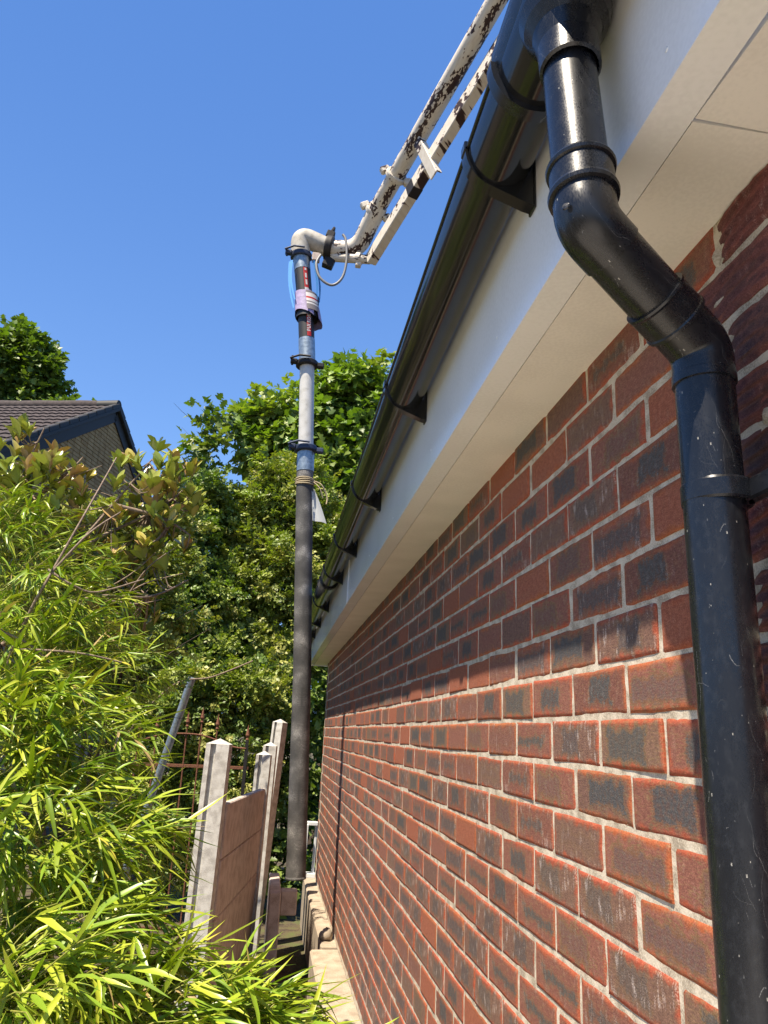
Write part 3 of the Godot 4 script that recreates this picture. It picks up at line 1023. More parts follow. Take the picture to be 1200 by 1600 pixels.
	var td := (t1 - t0).normalized()
	b.lathe(t0.lerp(t1, 0.66), td, [Vector2(0.03, 0), Vector2(0.05, 0), Vector2(0.05, 0.035), Vector2(0.03, 0.035)], 20)
	b.box(t0.lerp(t1, 0.70) + Vector3(0, -0.055, 0), Vector3(0.045, 0.035, 0.05), 0.006)
	put("pivot_tube", b.mesh(), M.paint_clean, B)
	# loose cable
	b = MB.new()
	b.tube(spline([W(0.275, 3.76, -5.10) + o, W(0.30, 3.70, -5.09) + o, W(0.315, 3.52, -5.08) + o, W(0.29, 3.36, -5.08) + o, W(0.215, 3.29, -5.09) + o, W(0.12, 3.35, -5.10) + o, W(0.085, 3.48, -5.12) + o, W(0.115, 3.58, -5.14) + o]), 0.0105, 8)
	put("cable", b.mesh(), M.cable, B)

# ---------------------------------------------------------------- fence and small things
func post(called: String, parent: Node, h: float, w: float, d: float, m: Material) -> MeshInstance3D:
	# slotted concrete post with a weathered top
	var b := MB.new()
	var x := w / 2
	var z := d / 2
	var s := 0.020
	var prof := [Vector2(-x, -z), Vector2(x, -z), Vector2(x, z), Vector2(-x * 0.12, z), Vector2(-x * 0.12, z - s), Vector2(-x * 0.6, z - s), Vector2(-x * 0.6, z), Vector2(-x, z)]
	var r := prof.size()
	for i in r:
		var p: Vector2 = prof[i]
		var q: Vector2 = prof[(i + 1) % r]
		var nn := Vector3((q - p).y, 0, -(q - p).x).normalized()
		var k := b.v.size()
		b.vert(Vector3(p.x, 0, p.y), nn); b.vert(Vector3(q.x, 0, q.y), nn)
		b.vert(Vector3(q.x, h, q.y), nn); b.vert(Vector3(p.x, h, p.y), nn)
		b.quad(k, k + 1, k + 2, k + 3)
	# hipped cap
	for e in [[-1, -1, 1, -1], [1, -1, 1, 1], [1, 1, -1, 1], [-1, 1, -1, -1]]:
		var p := Vector3(e[0] * x, h, e[1] * z)
		var q := Vector3(e[2] * x, h, e[3] * z)
		b.face([p, Vector3(0, h + 0.03, 0), q])
	return put(called, b.mesh(), m, parent)

func fence():
	var F := thing("concrete_fence", "leaning grey concrete fence posts holding smooth pinkish concrete panels", "fence", W(-0.26, -1.75, -4.62))
	var p1 := Vector3(0, 0, 0)
	var p2 := Vector3(0.23, 0, -1.86)
	var dir := (p2 - p1).normalized()
	var turn := atan2(-dir.x, -dir.z)
	var lean := Basis(Vector3(0, 0, 1), -0.02)
	var a := post("post", F, 1.66, 0.13, 0.115, M.concrete)
	a.transform = Transform3D(lean * Basis(Vector3.UP, turn), p1 + Vector3(-0.03, 0, 0))
	a = post("post", F, 1.555, 0.115, 0.11, M.concrete)
	a.transform = Transform3D(lean * Basis(Vector3.UP, turn), p2 + Vector3(0.0, 0, 0))
	a = post("post", F, 1.62, 0.11, 0.11, M.concrete)
	a.transform = Transform3D(lean * Basis(Vector3.UP, turn), p2 + Vector3(0.045, 0, -0.32))
	for k in 4:
		var b := MB.new()
		var y: float = [0.0, 0.41, 0.72, 1.03][k]
		var h: float = [0.41, 0.31, 0.31, 0.30][k]
		var L := p1.distance_to(p2) - 0.10
		b.box(Vector3(0, y + h / 2 - 0.001, -L / 2 - 0.05), Vector3(0.045, h - 0.004, L), 0.006)
		var o := put("panel", b.mesh(), M.panel, F)
		o.transform = Transform3D(lean * Basis(Vector3.UP, turn), Vector3(0.0, 0.012, 0)) * Transform3D(Basis(Vector3.RIGHT, -0.018), Vector3(0.02, 0.0, 0))
	var T := thing("concrete_post", "loose concrete post leaning behind the panel fence", "post", W(0.02, -1.75, -7.15))
	a = post("shaft", T, 1.82, 0.10, 0.10, M.concrete)
	a.transform.basis = Basis(Vector3(0, 0, 1), -0.055) * Basis(Vector3.UP, -0.5)

func railing():
	var G := thing("iron_gate", "rusty wrought iron gate with spearhead bars among the bushes", "gate", W(-0.45, -1.75, -6.95))
	var xs := [-0.62, -0.475, -0.225, -0.105, 0.03, 0.295]
	var tops := [1.72, 1.755, 1.80, 1.84, 1.79, 1.71]
	for i in xs.size():
		var b := MB.new()
		var w: float = 0.0075 if i < 5 else 0.018
		b.box(Vector3(xs[i], tops[i] / 2 - 0.03, 0), Vector3(w * 1.6, tops[i] - 0.06, w * 1.6), 0.002)
		var bar := put("bar" if i < 5 else "gate_post", b.mesh(), M.rust if i < 5 else M.iron, G)
		b = MB.new()
		b.lathe(Vector3(xs[i], tops[i] - 0.06, 0), Vector3.UP, [Vector2(0.010, 0), Vector2(0.016, 0.01), Vector2(0.009, 0.022), Vector2(0.019, 0.045), Vector2(0.010, 0.085), Vector2(0.001, 0.135)], 8)
		put("spearhead", b.mesh(), M.rust, bar)
	var b := MB.new()
	b.box(Vector3(-0.20, 1.425, 0), Vector3(1.05, 0.026, 0.010), 0.002)
	put("cross_rail", b.mesh(), M.rust, G)
	b = MB.new()
	b.tube(spline([Vector3(-0.64, 1.60, 0.012), Vector3(-0.40, 1.675, 0.012), Vector3(-0.1, 1.68, 0.012), Vector3(0.16, 1.60, 0.012), Vector3(0.29, 1.585, 0.012)]), 0.007, 8)
	put("arched_rail", b.mesh(), M.rust, G)
	b = MB.new()
	b.box(Vector3(-0.20, 0.18, 0), Vector3(1.05, 0.026, 0.010), 0.002)
	put("bottom_rail", b.mesh(), M.rust, G)
	var P := thing("scaffold_tube", "galvanised steel tube leaning beside the rusty gate", "pole", W(-1.15, -1.75, -6.75))
	b = MB.new()
	b.tube([Vector3(0, 0, 0), Vector3(0.53, 2.12, 0.42)], 0.030, 16, false)
	put("tube", b.mesh(), M.galv, P)
	b = MB.new()
	b.lathe(Vector3(0.53, 2.12, 0.42), Vector3(0.23, 0.93, 0.18).normalized(), [Vector2(0.03, -0.01), Vector2(0.033, 0.0), Vector2(0.02, 0.004), Vector2(0.0, 0.004)], 16)
	put("end_cap", b.mesh(), M.galv, P)
	var A := thing("bare_cane", "long thin bare cane arching over the gate", "cane", W(-1.2, -0.9, -6.2))
	b = MB.new()
	b.tube(spline([Vector3(0, -0.85, 0), Vector3(0.1, 0.6, 0.0), Vector3(0.42, 1.17, 0.0), Vector3(0.75, 1.28, 0.0), Vector3(1.05, 1.42, 0.0)]), 0.007, 6)
	put("stem", b.mesh(), M.twig, A)

func trench():
	var K := thing("concrete_kerb", "upright concrete kerb with a short lintel in the dark trench", "kerb", W(0.11, -1.75, -4.6))
	var b := MB.new()
	b.box(Vector3(0.058, 0.295, -2.0), Vector3(0.085, 0.61, 0.8), 0.008)
	put("slab", b.mesh(), M.kerb, K)
	b = MB.new()
	b.box(Vector3(0.162, 0.515, -1.72), Vector3(0.122, 0.17, 0.12), 0.008)
	put("lintel", b.mesh(), M.kerb, K)
	var U := thing("plastic_frame", "white plastic frame standing on the footing at the far wall corner", "frame", W(0.50, -1.325, -7.92))
	for q in [["stile", Vector3(-0.04, 0.25, 0.1), Vector3(0.03, 0.44, 0.035)], ["stile", Vector3(0.055, 0.25, 0.02), Vector3(0.025, 0.46, 0.05)], ["rail", Vector3(0.01, 0.475, 0.05), Vector3(0.12, 0.035, 0.06)], ["rail", Vector3(0.01, 0.02, 0.05), Vector3(0.13, 0.04, 0.10)]]:
		b = MB.new()
		b.box(q[1], q[2], 0.004, Basis(Vector3(0, 0, 1), -0.02))
		put(q[0], b.mesh(), M.upvc, U)
	var S := thing("mortar_lump", "small lump of hardened mortar lying on the footing", "rubble", W(0.505, -1.325, -5.62))
	b = MB.new()
	for i in 7:
		for j in 10:
			var th := PI * i / 6.0
			var ph := TAU * j / 10.0
			var d := Vector3(sin(th) * cos(ph), cos(th), sin(th) * sin(ph))
			b.vert(Vector3(0, 0.03, 0) + d * Vector3(0.045, 0.04, 0.06) * rng.randf_range(0.75, 1.2), d)
	for i in 6:
		for j in 10:
			b.quad(i * 10 + j, i * 10 + (j + 1) % 10, (i + 1) * 10 + (j + 1) % 10, (i + 1) * 10 + j)
	put("lump", b.mesh(), M.footing, S)

# ---------------------------------------------------------------- neighbour house
func house():
	var A := W(-3.473, 6.06, -14.457)
	var H := thing("neighbour_house", "brown brick neighbour house with dark tiled gable roof", "house", Vector3(A.x, 0, A.z))
	H.basis = Basis(Vector3(0.970, 0, 0.242), Vector3.UP, Vector3(-0.242, 0, 0.970))
	var hy := A.y
	var t := 0.65
	var pitch := atan(t)
	var wv := 4.0
	# walls
	var b := MB.new()
	b.face([Vector3(-0.02, 0, -wv), Vector3(-0.02, 0, wv), Vector3(-0.02, hy - t * wv - 0.15, wv), Vector3(-0.02, hy - 0.2, 0), Vector3(-0.02, hy - t * wv - 0.15, -wv)])
	b.box(Vector3(-4.55, (hy - t * wv) / 2, 0), Vector3(8.9, hy - t * wv - 0.3, wv * 2 - 0.1), 0.01)
	var wall := put("wall", b.mesh(), M.gable_mortar, H)
	b = MB.new()
	rng.seed = 12
	var c := 0
	var y := 3.2
	while y < hy - 0.3:
		var half := minf(wv, (hy - 0.25 - y) / t)
		var z := -half + (0.0 if c % 2 == 0 else 0.11)
		while z < half:
			b.box(Vector3(-0.012 + rng.randf_range(-0.003, 0.003), y + 0.033, z + 0.107), Vector3(0.03, 0.065, 0.213), 0.003)
			z += 0.225
		y += 0.075
		c += 1
	var gb := put("gable_bricks", b.mesh(), M.gable_brick, wall)
	gb.set_meta("kind", "stuff")
	# roof: interlocking tiles on the slope in view, plain deck on the far slope
	b = MB.new()
	for sgn in [1, -1]:
		b.box(Vector3(-4.4, hy - t * 2.1 - 0.10, sgn * 2.1), Vector3(9.0, 0.06, 4.2 / cos(pitch)), 0.005, Basis(Vector3.RIGHT, sgn * pitch))
	var roof := put("roof", b.mesh(), M.verge, H)
	var tb := MB.new()
	var prof := []
	for i in 9:
		var u := i / 8.0
		prof.append(Vector2(-0.165 + 0.33 * u, 0.018 * absf(sin(u * PI * 2.0))))
	for i in 8:
		for e in 2:
			pass
	for i in 9:
		var p: Vector2 = prof[i]
		var sl := cos(i / 8.0 * PI * 2.0) * signf(sin(i / 8.0 * PI * 2.0)) * 0.34
		var nn := Vector3(-sl, 1, 0).normalized()
		tb.vert(Vector3(p.x, p.y + 0.03, 0.20), nn)
		tb.vert(Vector3(p.x, p.y + 0.0, -0.21), nn)
	for i in 8:
		tb.quad(i * 2, i * 2 + 2, i * 2 + 3, i * 2 + 1)
	for i in 8:
		tb.face([Vector3(prof[i].x, 0.006, 0.20), Vector3(prof[i + 1].x, 0.006, 0.20), Vector3(prof[i + 1].x, prof[i + 1].y + 0.03, 0.20), Vector3(prof[i].x, prof[i].y + 0.03, 0.20)])
	var tm := tb.mesh()
	var slope := Basis(Vector3.RIGHT, pitch)
	var n := 0
	for row in 14:
		for cl in 21:
			var s := 0.22 + row * 0.335
			var o := put("tile" if n == 0 else "tile_%03d" % n, tm, M.tile, roof)
			o.transform = Transform3D(slope, Vector3(-0.17 - cl * 0.315, hy - 0.05 - s * sin(pitch), s * cos(pitch) + 0.03))
			o.transform.basis = slope * Basis(Vector3.UP, rng.randf_range(-0.012, 0.012))
			n += 1
	# ridge, verge caps and barge boards
	for k in 22:
		b = MB.new()
		b.tube([Vector3(0.06 - k * 0.42, hy - 0.03, 0), Vector3(-0.36 - k * 0.42, hy - 0.03, 0)], [0.105, 0.115] if k % 2 else [0.113, 0.106], 14)
		put("ridge_tile", b.mesh(), M.tile if k > 0 else M.verge, roof)
	for sgn in [1, -1]:
		for k in 14:
			b = MB.new()
			var s := 0.16 + k * 0.335
			b.box(Vector3(0.04, hy - 0.055 - s * sin(pitch), sgn * s * cos(pitch)), Vector3(0.10, 0.15, 0.33), 0.012, Basis(Vector3.RIGHT, sgn * (pitch - 0.045)))
			put("verge_cap", b.mesh(), M.verge, roof)
		b = MB.new()
		b.box(Vector3(0.015, hy - 0.24 - t * 2.1, sgn * 2.1), Vector3(0.03, 0.24, 4.2 / cos(pitch)), 0.005, Basis(Vector3.RIGHT, sgn * pitch))
		put("barge_board", b.mesh(), M.verge, roof)

# ---------------------------------------------------------------- plants
func rnd_unit() -> Vector3:
	var z := rng.randf_range(-1, 1)
	var a := rng.randf() * TAU
	var r := sqrt(1.0 - z * z)
	return Vector3(r * cos(a), z, r * sin(a))

# leaf along +z, normal +y, unit length
func leaf_shape(width: float, kind: String, bend := 0.0, fold := 0.25) -> ArrayMesh:
	var b := MB.new()
	leaf_into(b, Transform3D.IDENTITY, width, kind, bend, fold)
	return b.mesh()

func leaf_into(b: MB, tf: Transform3D, width: float, kind: String, bend := 0.0, fold := 0.25):
	var st := []
	match kind:
		"lance": st = [[0.0, 0.08], [0.12, 0.75], [0.35, 1.0], [0.68, 0.66], [1.0, 0.0]]
		"oval": st = [[0.0, 0.05], [0.25, 0.7], [0.58, 1.0], [0.85, 0.6], [1.0, 0.0]]
		"small": st = [[0.0, 0.1], [0.45, 1.0], [1.0, 0.0]]
		"lobed": st = [[0.0, 0.15], [0.14, 1.0], [0.34, 0.5], [0.50, 0.98], [0.66, 0.42], [0.74, 0.48], [1.0, 0.0]]
	var ids := []
	for q in st:
		var u: float = q[0]
		var w: float = q[1] * width * 0.5
		var y := -bend * u * u
		var up := Vector3(0, 1, 2.0 * bend * u).normalized()
		ids.append([
			b.vert(tf * Vector3(-w, y + w * fold, u), (tf.basis * (up + Vector3(fold, 0, 0))).normalized()),
			b.vert(tf * Vector3(0, y, u), (tf.basis * up).normalized()),
			b.vert(tf * Vector3(w, y + w * fold, u), (tf.basis * (up - Vector3(fold, 0, 0))).normalized())])
	for i in ids.size() - 1:
		for s in 2:
			if st[i + 1][1] == 0.0:
				b.tri(ids[i][s], ids[i][s + 1], ids[i + 1][1])
			else:
				b.quad(ids[i][s], ids[i][s + 1], ids[i + 1][s + 1], ids[i + 1][s])

func sprig(kind: String, leaves: int, width: float, sd: int) -> ArrayMesh:
	var r := RandomNumberGenerator.new()
	r.seed = sd
	var b := MB.new()
	for i in leaves:
		var f := float(i) / leaves
		var side := 1.0 if i % 2 else -1.0
		var bs := Basis(Vector3.UP, side * r.randf_range(0.5, 1.3)) * Basis(Vector3.RIGHT, r.randf_range(-0.5, 0.5)) * Basis(Vector3(0, 0, 1), r.randf_range(-0.7, 0.7))
		leaf_into(b, Transform3D(bs.scaled(Vector3.ONE * r.randf_range(0.7, 1.05)), Vector3(side * 0.05, r.randf_range(-0.1, 0.1), f * 1.5 - 0.7)), width, kind, r.randf_range(0.0, 0.25), 0.25)
	return b.mesh()

func look(d: Vector3, up: Vector3) -> Basis:
	var z := d.normalized()
	var x := up.cross(z)
	if x.length() < 0.01:
		x = Vector3.RIGHT
	x = x.normalized()
	return Basis(x, z.cross(x).normalized(), z)

func push(buf: PackedFloat32Array, bs: Basis, p: Vector3, c: Color):
	buf.append_array([bs.x.x, bs.y.x, bs.z.x, p.x, bs.x.y, bs.y.y, bs.z.y, p.y, bs.x.z, bs.y.z, bs.z.z, p.z, c.r, c.g, c.b, 1.0])

func multi(called: String, mesh: Mesh, m: Material, buf: PackedFloat32Array, parent: Node):
	var mm := MultiMesh.new()
	mm.transform_format = MultiMesh.TRANSFORM_3D
	mm.use_colors = true
	mm.mesh = mesh
	mm.instance_count = buf.size() / 16
	mm.buffer = buf
	var o := MultiMeshInstance3D.new()
	o.name = called
	o.multimesh = mm
	o.material_override = m
	parent.add_child(o, true)
	o.set_meta("kind", "stuff")
	return o

# clumps: [centre, radii, sub-clumps]; cols: linear base colours
func crown(parent: Node3D, meshes: Array, m: Material, clumps: Array, size: float, per: int, subr: float, cols: Array, flat := 0.7):
	var bufs := []
	for q in meshes:
		bufs.append(PackedFloat32Array())
	var o := parent.position
	for cl in clumps:
		for k in cl[2]:
			var dir := rnd_unit()
			var rad := pow(rng.randf(), 0.33)
			var p: Vector3 = cl[0] + dir * cl[1] * lerpf(0.35, 1.0, rad) * (0.85 + 0.3 * sin(dir.x * 5.0 + dir.y * 7.0 + cl[0].x * 3.0)) - o
			var sr := subr * rng.randf_range(0.6, 1.25)
			var tint: Color = cols[rng.randi() % cols.size()]
			tint = tint * rng.randf_range(0.8, 1.2)
			var ax := (dir + rnd_unit() * 0.7 + Vector3(0, 0.2, 0)).normalized()
			for i in per:
				var off := rnd_unit() * pow(rng.randf(), 0.5) * sr
				off = off * Vector3(1, flat, 1) + ax * rng.randf_range(-sr, sr) * 0.5
				var d := (off.normalized() * 0.7 + ax * 0.6 + rnd_unit() * 0.6 + Vector3(0, -0.15, 0))
				var up := (Vector3(0, 0.9, 0) + rnd_unit() * 0.7 + dir * 0.35)
				var c := tint * rng.randf_range(0.8, 1.25)
				push(bufs[rng.randi() % bufs.size()], look(d, up).scaled(Vector3.ONE * size * rng.randf_range(0.7, 1.25)), p + off, c)
	for i in meshes.size():
		multi("crown", meshes[i], m, bufs[i], parent)

func limbs(parent: Node3D, base: Vector3, targets: Array, r0: float, fork: float, m: Material):
	var o := parent.position
	var top: Vector3 = Vector3.ZERO
	for q in targets:
		top += q / targets.size()
	var f := base.lerp(top, fork)
	f.x = lerpf(base.x, top.x, fork * 0.5)
	var b := MB.new()
	b.tube(spline([base - o, base.lerp(f, 0.5) + Vector3(0.03, 0, 0.02) - o, f - o]), _taper(17, r0, r0 * 0.65), 12)
	put("trunk", b.mesh(), m, parent)
	for q in targets:
		b = MB.new()
		var mid: Vector3 = f.lerp(q, 0.5) + Vector3(rng.randf_range(-0.15, 0.15), rng.randf_range(0.0, 0.2), rng.randf_range(-0.15, 0.15))
		b.tube(spline([f - Vector3(0, 0.05, 0) - o, mid - o, q - o]), _taper(17, r0 * 0.5, r0 * 0.08), 8)
		for k in 7:
			var s: Vector3 = mid.lerp(q, rng.randf())
			var e := s + rnd_unit() * rng.randf_range(0.25, 0.6) + Vector3(0, 0.15, 0)
			b.tube(spline([s - o, s.lerp(e, 0.5) + rnd_unit() * 0.05 - o, e - o], 3), _taper(7, r0 * 0.14, r0 * 0.03), 5)
		put("limb", b.mesh(), m, parent)

func _taper(n: int, a: float, b: float) -> Array:
	var out := []
	for i in n:
		out.append(lerpf(a, b, float(i) / (n - 1)))
	return out

func tree(called: String, label: String, cat: String, base: Vector3, clumps: Array, meshes: Array, size: float, per: int, subr: float, cols: Array, r0: float, fork: float, group := ""):
	var T := thing(called, label, cat, base, group)
	var tg := []
	for c in clumps:
		tg.append(c[0])
	limbs(T, base, tg, r0, fork, M.bark)
	crown(T, meshes, M.hedge_leaf, clumps, size, per, subr, cols)

func trees():
	rng.seed = 2024
	var small := [sprig("small", 6, 0.62, 1), sprig("small", 5, 0.7, 2), sprig("small", 7, 0.6, 3)]
	var big := [leaf_shape(1.0, "lobed", 0.15), leaf_shape(0.9, "lobed", 0.3), leaf_shape(1.05, "lobed", 0.05)]
	var ivy := [leaf_shape(0.95, "lobed", 0.12), leaf_shape(0.8, "lobed", 0.2)]
	var olive := [Color(0.26, 0.31, 0.055), Color(0.31, 0.335, 0.068), Color(0.20, 0.26, 0.05), Color(0.34, 0.335, 0.08)]
	var mid := [Color(0.15, 0.22, 0.045), Color(0.18, 0.24, 0.05), Color(0.125, 0.19, 0.04)]
	var green := [Color(0.19, 0.28, 0.055), Color(0.24, 0.32, 0.065), Color(0.15, 0.23, 0.05), Color(0.30, 0.36, 0.085)]
	tree("maple_tree", "tall maple tree with large bright leaves rising above the hedge", "tree", W(0.9, -1.75, -12.2), [
		[W(1.1, 5.45, -12.0), Vector3(0.7, 0.95, 0.8), 100], [W(0.55, 5.35, -12.0), Vector3(0.3, 0.75, 0.4), 28], [W(1.75, 5.0, -11.8), Vector3(0.8, 1.0, 0.8), 80], [W(0.35, 4.9, -12.1), Vector3(0.65, 0.9, 0.7), 80],
		[W(-0.40, 4.85, -12.3), Vector3(0.62, 0.8, 0.7), 80], [W(-0.75, 4.9, -12.3), Vector3(0.25, 0.3, 0.3), 14], [W(0.9, 4.2, -11.8), Vector3(1.2, 0.9, 0.9), 90], [W(1.5, 3.2, -11.6), Vector3(1.1, 1.0, 0.9), 80], [W(0.25, 3.6, -12.0), Vector3(0.9, 0.9, 0.8), 60], [W(1.2, 2.1, -11.6), Vector3(1.1, 1.0, 0.9), 70]],
		big, 0.145, 26, 0.29, green, 0.17, 0.55)
	tree("sycamore_sapling", "slender young sycamore shoot with pale new leaves above the hedge", "tree", W(-1.05, -1.75, -9.35), [
		[W(-1.06, 3.75, -9.2), Vector3(0.15, 0.33, 0.15), 10], [W(-1.05, 3.35, -9.2), Vector3(0.26, 0.36, 0.24), 16], [W(-1.08, 2.95, -9.2), Vector3(0.34, 0.4, 0.3), 16]],
		big, 0.115, 9, 0.15, [Color(0.16, 0.22, 0.045), Color(0.12, 0.19, 0.035), Color(0.20, 0.24, 0.06)], 0.035, 0.7)
	tree("hawthorn_tree", "dense olive green hawthorn behind the hanging hose", "tree", W(0.1, -1.75, -9.7), [
		[W(0.0, 2.85, -9.4), Vector3(0.55, 0.55, 0.5), 120], [W(-0.45, 2.45, -9.4), Vector3(0.6, 0.6, 0.55), 120], [W(0.5, 2.3, -9.4), Vector3(0.6, 0.7, 0.5), 120], [W(0.05, 1.9, -9.1), Vector3(0.75, 0.6, 0.5), 140],
		[W(-0.5, 1.5, -9.1), Vector3(0.6, 0.5, 0.5), 110], [W(0.45, 1.3, -9.1), Vector3(0.7, 0.6, 0.5), 120], [W(-0.1, 0.85, -9.0), Vector3(0.7, 0.5, 0.5), 120], [W(0.9, 1.8, -9.4), Vector3(0.6, 0.9, 0.5), 110]],
		small, 0.052, 24, 0.19, olive, 0.11, 0.35)
	tree("hawthorn_tree", "mid green hawthorn beside the brown brick house", "tree", W(-1.25, -1.75, -9.3), [
		[W(-1.05, 2.6, -9.1), Vector3(0.45, 0.55, 0.45), 100], [W(-1.15, 2.0, -8.9), Vector3(0.55, 0.55, 0.5), 110], [W(-0.85, 1.4, -8.8), Vector3(0.5, 0.5, 0.5), 100], [W(-1.5, 1.75, -9.0), Vector3(0.45, 0.5, 0.4), 80],
		[W(-1.25, 0.95, -8.7), Vector3(0.6, 0.5, 0.45), 100], [W(-0.6, 0.75, -8.6), Vector3(0.5, 0.45, 0.45), 90]],
		small, 0.050, 22, 0.19, mid + [olive[0]], 0.09, 0.35)
	tree("privet_shrub", "fine leaved yellow green privet between the bamboo and the neighbour house", "shrub", W(-1.15, -1.75, -5.1), [
		[W(-1.10, 1.22, -5.0), Vector3(0.22, 0.17, 0.2), 46], [W(-0.84, 1.10, -5.2), Vector3(0.25, 0.22, 0.22), 60], [W(-0.84, 0.70, -5.15), Vector3(0.30, 0.26, 0.25), 70], [W(-1.15, 0.86, -4.95), Vector3(0.26, 0.24, 0.22), 60], [W(-0.78, 1.46, -5.5), Vector3(0.2, 0.2, 0.2), 36], [W(-1.42, 1.16, -4.7), Vector3(0.28, 0.2, 0.2), 50], [W(-1.72, 1.16, -4.7), Vector3(0.28, 0.24, 0.2), 50], [W(-1.0, 0.3, -5.0), Vector3(0.4, 0.3, 0.25), 60], [W(-1.6, 0.6, -4.7), Vector3(0.4, 0.4, 0.25), 60]],
		small, 0.034, 18, 0.11, olive, 0.04, 0.3)
	tree("hedge_shrub", "low leafy hedge shrub filling the space behind the gate", "shrub", W(-0.9, -1.75, -8.6), [
		[W(-1.35, 0.35, -8.4), Vector3(0.6, 0.45, 0.45), 90], [W(-0.7, 0.2, -8.2), Vector3(0.5, 0.45, 0.45), 90], [W(-0.2, 0.35, -8.3), Vector3(0.45, 0.45, 0.4), 80], [W(-1.0, -0.45, -8.3), Vector3(0.8, 0.5, 0.4), 100], [W(-0.35, -0.35, -8.2), Vector3(0.5, 0.5, 0.4), 80], [W(-0.8, -1.2, -8.2), Vector3(1.0, 0.5, 0.4), 80], [W(-1.9, 0.6, -8.6), Vector3(0.6, 0.7, 0.5), 80]],
		small, 0.048, 24, 0.18, olive + mid, 0.05, 0.3)
	tree("ivy_bush", "dark glossy ivy bush in the shade beyond the wall corner", "shrub", W(0.45, -1.75, -8.9), [
		[W(0.35, 0.35, -8.9), Vector3(0.45, 0.5, 0.35), 55], [W(0.5, -0.3, -8.8), Vector3(0.45, 0.5, 0.35), 55], [W(0.2, -0.8, -8.6), Vector3(0.5, 0.5, 0.35), 55], [W(0.7, -0.9, -8.8), Vector3(0.5, 0.5, 0.35), 50], [W(0.15, -1.4, -8.4), Vector3(0.6, 0.4, 0.4), 50], [W(0.85, 0.4, -9.2), Vector3(0.5, 0.7, 0.4), 50]],
		ivy, 0.085, 22, 0.17, mid, 0.05, 0.3)
	tree("broadleaf_tree", "large dark broadleaf tree beyond the neighbour roof", "tree", W(-11.9, -1.75, -31), [
		[W(-12.3, 14.2, -31), Vector3(1.7, 2.1, 1.6), 210], [W(-11.0, 14.0, -31), Vector3(1.2, 1.5, 1.2), 120], [W(-10.6, 12.8, -31), Vector3(1.1, 1.2, 1.1), 110], [W(-12.2, 12.2, -31), Vector3(1.9, 1.5, 1.6), 170], [W(-13.8, 13.0, -31), Vector3(1.8, 2.3, 1.6), 170]],
		big, 0.26, 40, 0.5, mid, 0.4, 0.6)
	tree("broadleaf_tree", "low tree top just showing above the neighbour ridge", "tree", W(-8.6, -1.75, -29.5), [
		[W(-8.9, 11.5, -29.2), Vector3(0.9, 0.75, 0.8), 70], [W(-7.8, 11.4, -29.2), Vector3(0.5, 0.5, 0.5), 25]],
		big, 0.22, 34, 0.32, mid, 0.2, 0.6)

